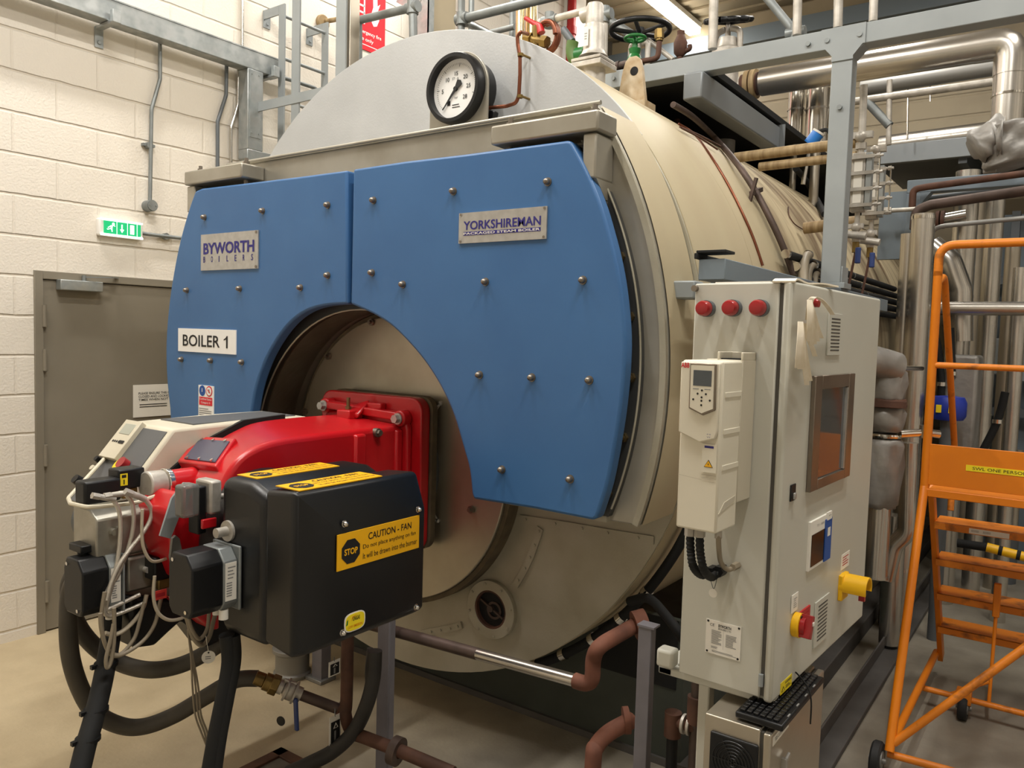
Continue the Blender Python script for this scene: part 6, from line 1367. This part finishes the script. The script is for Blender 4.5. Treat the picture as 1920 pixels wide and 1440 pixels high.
# bright green valve in front of the beam line
Y = 1.36; c = Py(1191, 72, Y)
t = thing('green_valve', 'bright green globe valve with a small wheel behind the lifting lug', 'valve', (c.x, Y, shell_z(c.x)))
handwheel(MB(), c, (0, 0, 1), .055, .009, 4, .35).build('hand_wheel', 'green', t)
z = lambda y: Py(1191, y, Y).z
MB().lathe([(.014, z(74)-z(122)), (.016, z(90)-z(122)), (.034, z(92)-z(122)), (.028, z(102)-z(122)), (.036, z(106)-z(122)), (.045, z(116)-z(122)), (.05, 0)][::-1], (c.x, Y, z(122)), (0, 0, 1), 20).build('body', 'green', t)
MB().cyl((c.x-.10, Y, z(118)), (c.x-.03, Y, z(117)), .022, n=16).ring((c.x-.11, Y, z(118)), (1, 0, 0), .01, .028, .02, 16).build('inlet', 'brownpipe', t)
MB().cyl((c.x, Y, shell_z(c.x)-.01), (c.x, Y, z(120)), .025, n=16).build('stub', 'brownpipe', t)
P = [V(c.x+.03, Y, z(117)), Py(1222, 112, Y), Py(1233, 108, Y), Py(1235, 95, Y), Py(1236, 78, Y)]
MB().tube(rounded(P, .04), .015, 14).build('branch_pipe', 'rustpipe', t); q = Py(1236, 77, Y); r_ = Py(1236, 56, Y); MB().cyl(q, r_, .02, n=16).hexb(q.lerp(r_, .2), r_-q, .026, .03).hexb(q.lerp(r_, .7), r_-q, .024, .02).build('brass_cap', 'brass', t)
# rusty air vent
Y = 1.9; c = Py(1275, 106, Y); t = thing('air_vent', 'small rusty brown air vent to the right of the green valve', 'vent', (c.x, Y, shell_z(c.x)-.0))
z = lambda y: Py(1275, y, Y).z
MB().cyl((c.x, Y, shell_z(c.x)-.01), (c.x, Y, z(104)), .016, n=12).lathe([(.02, 0), (.038, .02), (.042, .08), (.025, .12), (.02, .13), (.024, .15), (.02, z(74)-z(106))], (c.x, Y, z(106)), (0, 0, 1), 20).build('body', 'rustpipe', t); MB().tube(spline([V(c.x+.03, Y, z(98)), V(c.x+.06, Y, z(95)), V(c.x+.06, Y, z(88))], 5), .014, 10).build('outlet', 'rustpipe', t)
# second stop valve with scalloped wheel
Y = 2.55; c = Py(1366, 38, Y); t = thing('steam_stop_valve', 'silver stop valve with a scalloped black handwheel right of the light fitting', 'valve', (c.x, Y, shell_z(min(c.x, 1.3))))
R_ = (Py(1398, 36, Y).x-Py(1326, 40, Y).x)/2
handwheel(MB(), c, (.12, -.30, 1), R_, .02, 6, .3, .012).build('hand_wheel', 'black', t)
z = lambda y: Py(1366, y, Y).z
m = MB()
for s in (-1, 1): m.tube(rounded([V(c.x+s*.02, Y, z(54)), V(c.x+s*.085, Y, z(60)), V(c.x+s*.085, Y, z(96))], .05), .02, 12)
m.build('yoke', 'castsilver', t); MB().cyl((c.x, Y, z(100)), (c.x, Y, z(40)), .018, n=14).build('spindle', 'castsilver', t)
MB().lathe([(.10, 0), (.10, .03), (.07, .05), (.06, .11)], (c.x, Y, z(104)), (0, 0, 1), 28).build('gland', 'castsilver', t); MB().cyl((c.x, Y, shell_z(c.x)-.02), (c.x, Y, z(102)), .08, n=28).build('body', 'castsilver', t)
# big clad steam pipe with end flanges and bend
Y = 2.6; a, b = Py(1428, 154, Y), Py(1880, 84, Y); r = (Py(1500, 118, Y).z-Py(1500, 168, Y).z)/2
zc_ = (a.z+b.z)/2; xe = Py(1898, 80, Y).x
t = thing('steam_pipe', 'large aluminium clad steam pipe running right under the grey beam, turning down at its end', 'pipe', (a.x, Y, zc_))
MB().cyl((a.x, Y, zc_), (xe-.17, Y, zc_), r, n=40).build('cladding', 'clad_pipe', t)
MB().tube(rounded([V(xe-.18, Y, zc_), V(xe, Y, zc_), V(xe, Y, zc_-.18)], .17, 4), r*1.02, 32).build('bend', 'clad_pipe', t)
MB().cyl((xe, Y, zc_-.17), (xe, Y, Py(1900, 235, Y).z), r*.98, n=36).build('drop_cladding', 'clad_pipe', t)
for z in (Py(1900, 180, Y).z, Py(1900, 235, Y).z): MB().ring((xe, Y, z), (0, 0, 1), r*.97, r*1.03, .012, 36).build('band', 'chrome', t)
MB().cyl((a.x-.13, Y, zc_), (a.x-.02, Y, zc_), r*.86, n=32).build('lagging_end', 'rustpipe', t)
for dx in (-.10, -.06): MB().cyl((a.x+dx, Y, zc_), (a.x+dx+.03, Y, zc_), r*1.12, n=36).build('flange', 'oldpaintpipe', t)
MB().tube(rounded([V(a.x-.10, Y, zc_), V(a.x-.22, Y, zc_-.0), V(a.x-.30, Y, zc_+.05)], .05), .06, 18).build('inlet_neck', 'castsilver', t)
# jacket at the foot of the bend
def lump(pts, r, nm, par, mt, seed, amp=.02):
    random.seed(seed); S = spline(pts, 6); n = 20; vs = []
    t0 = (S[1]-S[0]).normalized(); u, v, _ = frame(t0)
    for j, p in enumerate(S):
        tt_ = (S[min(j+1, len(S)-1)]-S[max(j-1, 0)]).normalized(); u = (u-tt_*u.dot(tt_)).normalized(); v = tt_.cross(u); f = r[0]+(r[1]-r[0])*j/(len(S)-1)
        for i in range(n):
            a_ = 2*PI*i/n; q = f+amp*math.sin(3*a_+j*.9+seed)+amp*.7*math.sin(5*a_-j*1.3); vs.append(p+(u*math.cos(a_)+v*math.sin(a_))*q)
    fs = [(j*n+i, j*n+(i+1) % n, (j+1)*n+(i+1) % n, (j+1)*n+i) for j in range(len(S)-1) for i in range(n)]+[tuple(reversed(range(n))), tuple(range((len(S)-1)*n, len(S)*n))]
    return MB().add(vs, fs).build(nm, mt, par, sharp=180)
t = thing('insulation_jacket', 'crumpled grey insulation jacket wrapped round a valve below the steam pipe', 'jacket', (xe, Y, 2.8))
lump([V(xe, Y, Py(1900, 238, Y).z), V(xe+.02, Y, Py(1900, 270, Y).z), V(xe+.04, Y, Py(1900, 310, Y).z)], (.15, .13), 'body_jacket', t, 'jacket', 4, .012)
lump([V(xe, Y-.05, Py(1880, 262, Y).z), Py(1860, 262, Y-.05), Py(1828, 280, Y-.08)], (.13, .085), 'arm_jacket', t, 'jacket', 7, .012)
p = Py(1850, 315, Y); MB().box((p.x-.02, Y, p.z-.03), (p.x+.05, Y+.02, p.z+.025)).build('jacket_tab', 'jacket', t, bevel=.008)
# stainless vessels and blue transmitter behind the post
Y = 2.9
for x0, x1, lab in ((1478, 1508, 'slim bright stainless vessel left of the post under the steam pipe'), (1512, 1556, 'wide bright stainless vessel close to the post under the steam pipe')):
    a, b = Py(x0, 200, Y), Py(x1, 200, Y); r = (b.x-a.x)/2; cx = (a.x+b.x)/2
    t = thing('clad_vessel', lab, 'vessel', (cx, Y, Py(x0, 275, Y).z)); MB().cyl((cx, Y, Py(x0, 275, Y).z), (cx, Y, Py(x0, 172, Y).z), r, n=32).build('cladding', 'chrome', t); MB().ring((cx, Y, Py(x0, 210, Y).z), (0, 0, 1), r, r+.004, .012, 32).build('band', 'stainless', t)
    MB().cyl((cx, Y, 2.6), (cx, Y, Py(x0, 275, Y).z), r*.4, n=20).build('stub', 'stainless_soft', t)
p = Py(1526, 257, 2.4); t = thing('level_transmitter', 'small blue capped transmitter left of the post above the lagged pipes', 'transmitter', p)
MB().cyl(p+V(-.025, 0, -.04), p+V(.025, 0, .02), .038, n=20).build('cap', 'bluecap', t); MB().cyl(p+V(.025, 0, .02), p+V(.032, 0, .03), .04, n=20).build('rim', 'paper', t); MB().tube(spline([p+V(.03, 0, .03), p+V(.08, 0, .03), p+V(.11, 0, -.04), p+V(.1, 0, -.12)], 6), .012, 10).build('cable', 'foamblack', t)
MB().cyl(p+V(-.05, .0, -.28), p+V(-.02, 0, -.04), .014, n=12).build('probe', 'chrome', t)
# hand railing tubes of the walkway
def rail(label, px, y, r=.021, mt='castsilver', fit=(), name='rail_tube'):
    P = [Py(a_, b_, y) for a_, b_ in px]; t = thing(name, label, 'tube', P[-1]); MB().tube(rounded(P, .03), r, 14).build('tube', mt, t)
    for i in fit:
        p = P[i]; MB().cyl(p-V(0, 0, .04), p+V(0, 0, .04), r*1.4, n=16).cyl(p-V(.045, 0, 0), p+V(.045, 0, 0), r*1.35, n=16).build('fitting', 'galv_dull', t)
yb_ = 1.2
rail('pale rail post standing on the beam left of the scalloped wheel', [(1341, -80), (1336, 92)], yb_, .023)
rail('pale rail post standing on the beam at the sloping brace', [(1498, -80), (1494, 66)], yb_, .020)
rail('pale rail post standing on the beam just left of the grey post', [(1574, -80), (1571, 52)], yb_, .020)
rail('pale rail post standing on the beam just right of the grey post', [(1641, -80), (1637, 40)], yb_, .018)
rail('sloping grey brace tube meeting the rail post on the beam', [(1400, -50), (1492, 62)], 1.28, .020, 'galv_dull', (1,))
# vertical steel rail posts behind the rim
rail('grey rail with clamp joint rising to the right behind the boiler top', [(867, 36), (1050, -10)], 1.6, .030, 'galv_dull', (0,))
rail('upright grey tube through the clamp joint behind the boiler top', [(866, -60), (864, 70)], 1.6, .026, 'galv_dull')
rail('second upright grey tube right of the clamp joint', [(885, -60), (883, 70)], 2.6, .024, 'galv_dull')
rail('brace tube falling to the right from the clamp joint', [(872, 42), (940, 75)], 1.7, .024, 'galv_dull')
rail('upright tube left of the gilt pipes behind the boiler top', [(963, -60), (961, 80)], 2.4, .028, 'galv_dull')
rail('low pale rail tube between the uprights behind the boiler top', [(900, 66), (965, 50)], 2.3, .022, 'galv_dull')
rail('pale rail tube running to the safety valve', [(1012, 42), (1030, 38), (1105, 18)], 1.0, .019, 'castsilver', (1,))
rail('pale upright tube just right of the safety valve', [(1133, 28), (1131, 128)], 1.0, .021, 'castsilver', (0,))
rail('dark rail tube sloping away behind the safety valve', [(1130, 30), (1200, 75)], 1.9, .028, 'galv_dull')
rail('pale rail tube sloping down to the beam from the handwheel', [(1215, 75), (1262, 112)], 1.6, .014)
t = thing('gilt_pipe', 'left of the two shiny gilt pipes behind the brass cock', 'pipe', Py(975, 80, 1.9)); MB().cyl(Py(977, -60, 1.9), Py(974, 90, 1.9), .030, n=24).build('pipe', 'gilt', t)
t = thing('gilt_pipe', 'right of the two shiny gilt pipes behind the brass cock', 'pipe', Py(997, 80, 2.0)); MB().cyl(Py(998, -60, 2.0), Py(995, 90, 2.0), .042, n=24).build('pipe', 'gilt', t)
# walkway rail by the fire sign
yl = 1.05
rail('grey tubular handrail with a swan neck end in front of the fire sign', [(672, 140), (672, 38), (690, 34), (774, 14), (775, 75)], yl, .026, 'galv_dull', (3,))
rail('short rail tube fixed to the block wall by a round rose', [(605, 41), (668, 30)], 1.35, .017, 'oldpaintpipe')
p = U(606, 42, 'x', XW+.02); t = tag(MB().cyl((XW, p.y, p.z), (XW+.03, p.y, p.z), .055, n=28).build('wall_rose', 'oldpaintpipe', bevel=.006, loc=(XW, p.y, p.z)), 'round cream wall rose on the block wall left of the fire sign', 'rose')
t = thing('walkway_post', 'broad galvanised channel post right of the fire sign', 'post', Py(795, 60, 2.2)); a, b = Py(777, 20, 2.2), Py(803, 20, 2.2)
MB().box((a.x, 2.2, 0), (b.x, 2.21, 5.0)).box((b.x-.008, 2.2, 0), (b.x, 2.27, 5.0)).box((a.x, 2.2, 0), (a.x+.008, 2.27, 5.0)).build('channel', 'galv', t); q = Py(785, 10, 2.2); MB().hexb((q.x, 2.2, q.z), (0, -1, 0), .016, .03).build('bolt', 'galv_dull', t)
a, b = Py(748, -8, 1.9), Py(785, 12, 1.9); MB().bar(a, b, .006, .10, (0, 0, 1)).build('toe_plate', 'galv', t)
p = U(1071, 60, 'x', XW+.08); t = thing('red_pipe', 'red painted vertical sprinkler pipe near the corner of the block wall', 'pipe', (XW+.08, p.y, 3)); MB().cyl((XW+.08, p.y, 2.5), (XW+.08, p.y, ZC), .045, n=24).build('pipe', 'pipered', t); MB().cyl((XW+.08, p.y, p.z-.03), (XW+.08, p.y, p.z+.05), .056, n=24).build('coupling', 'pipered', t)
# suspended pipes and hangers on the back wall side
for x0, y0, x1, y1, Y, r, lab in ((1615, 166, 1890, 120, 4.2, .06, 'upper grey pipe under the steam pipe at the right'), (1590, 192, 1900, 148, 3.4, .026, 'thin pale pipe below it, starting at the gauge glass riser')):
    a, b = Py(x0, y0, Y), Py(x1, y1, Y); t = thing('service_pipe', lab, 'pipe', a); MB().cyl(a, V(b.x+1, Y, b.z), r, n=20).build('pipe', 'ledger' if r > .03 else 'castsilver', t)
for x, y0, y1, lab in ((1620, 160, 260, 'pale upright pipe above the front gauge glass'),):
    a, b = Py(x, y0, 1.4), Py(x-4, y1, 1.4); t = thing('gauge_riser', lab, 'pipe', b); MB().cyl(a, b, .017, n=16).build('pipe', 'castsilver', t)
rail('grey brace tube sloping down to the right behind the gauge glass', [(1625, 190), (1668, 236)], 3.4, .03, 'galv_dull')
rail('thin pale drop tube right of the sloping brace', [(1668, 150), (1666, 272)], 3.4, .018)
rail('hanger rod holding the far horizontal pipe', [(1703, 120), (1701, 262)], 4.3, .008, 'chrome', (), 'hanger_rod')
rail('second hanger rod farther right on the far pipe', [(1744, 140), (1744, 190)], 4.3, .006, 'chrome', (), 'hanger_rod')
a, b = Py(1650, 275, 4.9), Py(1800, 248, 4.9); t = thing('far_pipe', 'far shiny clad pipe lying just above the grey walkway edge', 'pipe', a); MB().cyl(a, V(3.2, 4.9, b.z-.0), .09, n=28).build('cladding', 'clad_pipe', t)
# ================================================================= LIGHT AND CAMERA
LG = None
light('light_fitting', -1.48, 5.6, 'lit fluorescent batten under the ceiling beyond the handwheels', power=28, L=1.6)
for x, y, l, pw in ((.5, -1.3, 'ceiling batten over the burner, out of the picture above', 80), (-1.4, -1.5, 'ceiling batten over the left of the front aisle', 80), (2.6, -1.6, 'ceiling batten over the right of the front aisle', 95),
                (3.2, 1.6, 'ceiling batten over the orange steps', 62), (1.0, 3.6, 'ceiling batten over the rear pipework', 45), (-1.5, 1.6, 'ceiling batten over the boiler by the wall ladder', 46)):
    light('light_fitting', x, y, l, power=pw)
w = bpy.data.worlds.new('World'); scene.world = w; w.use_nodes = True
w.node_tree.nodes['Background'].inputs[0].default_value = (1, .96, .9, 1); w.node_tree.nodes['Background'].inputs[1].default_value = .05
cd = bpy.data.cameras.new('camera'); co = bpy.data.objects.new('camera', cd); COL.objects.link(co)
cd.sensor_fit = 'HORIZONTAL'; cd.sensor_width = 36; cd.lens = FPX/1920*36; cd.clip_start = .05; cd.clip_end = 60
M = Matrix(((RW[0][0], -RW[1][0], -RW[2][0]), (RW[0][1], -RW[1][1], -RW[2][1]), (RW[0][2], -RW[1][2], -RW[2][2])))
co.matrix_world = Matrix.Translation(CAMP) @ M.to_4x4()
scene.camera = co
vs = scene.view_settings; vs.view_transform = 'Standard'; vs.look = 'None'; vs.exposure = 0.0; vs.gamma = 1; vs.use_curve_mapping = False
scene.cycles.use_denoising = True
scene.cycles.max_bounces = 8; scene.cycles.sample_clamp_indirect = 6
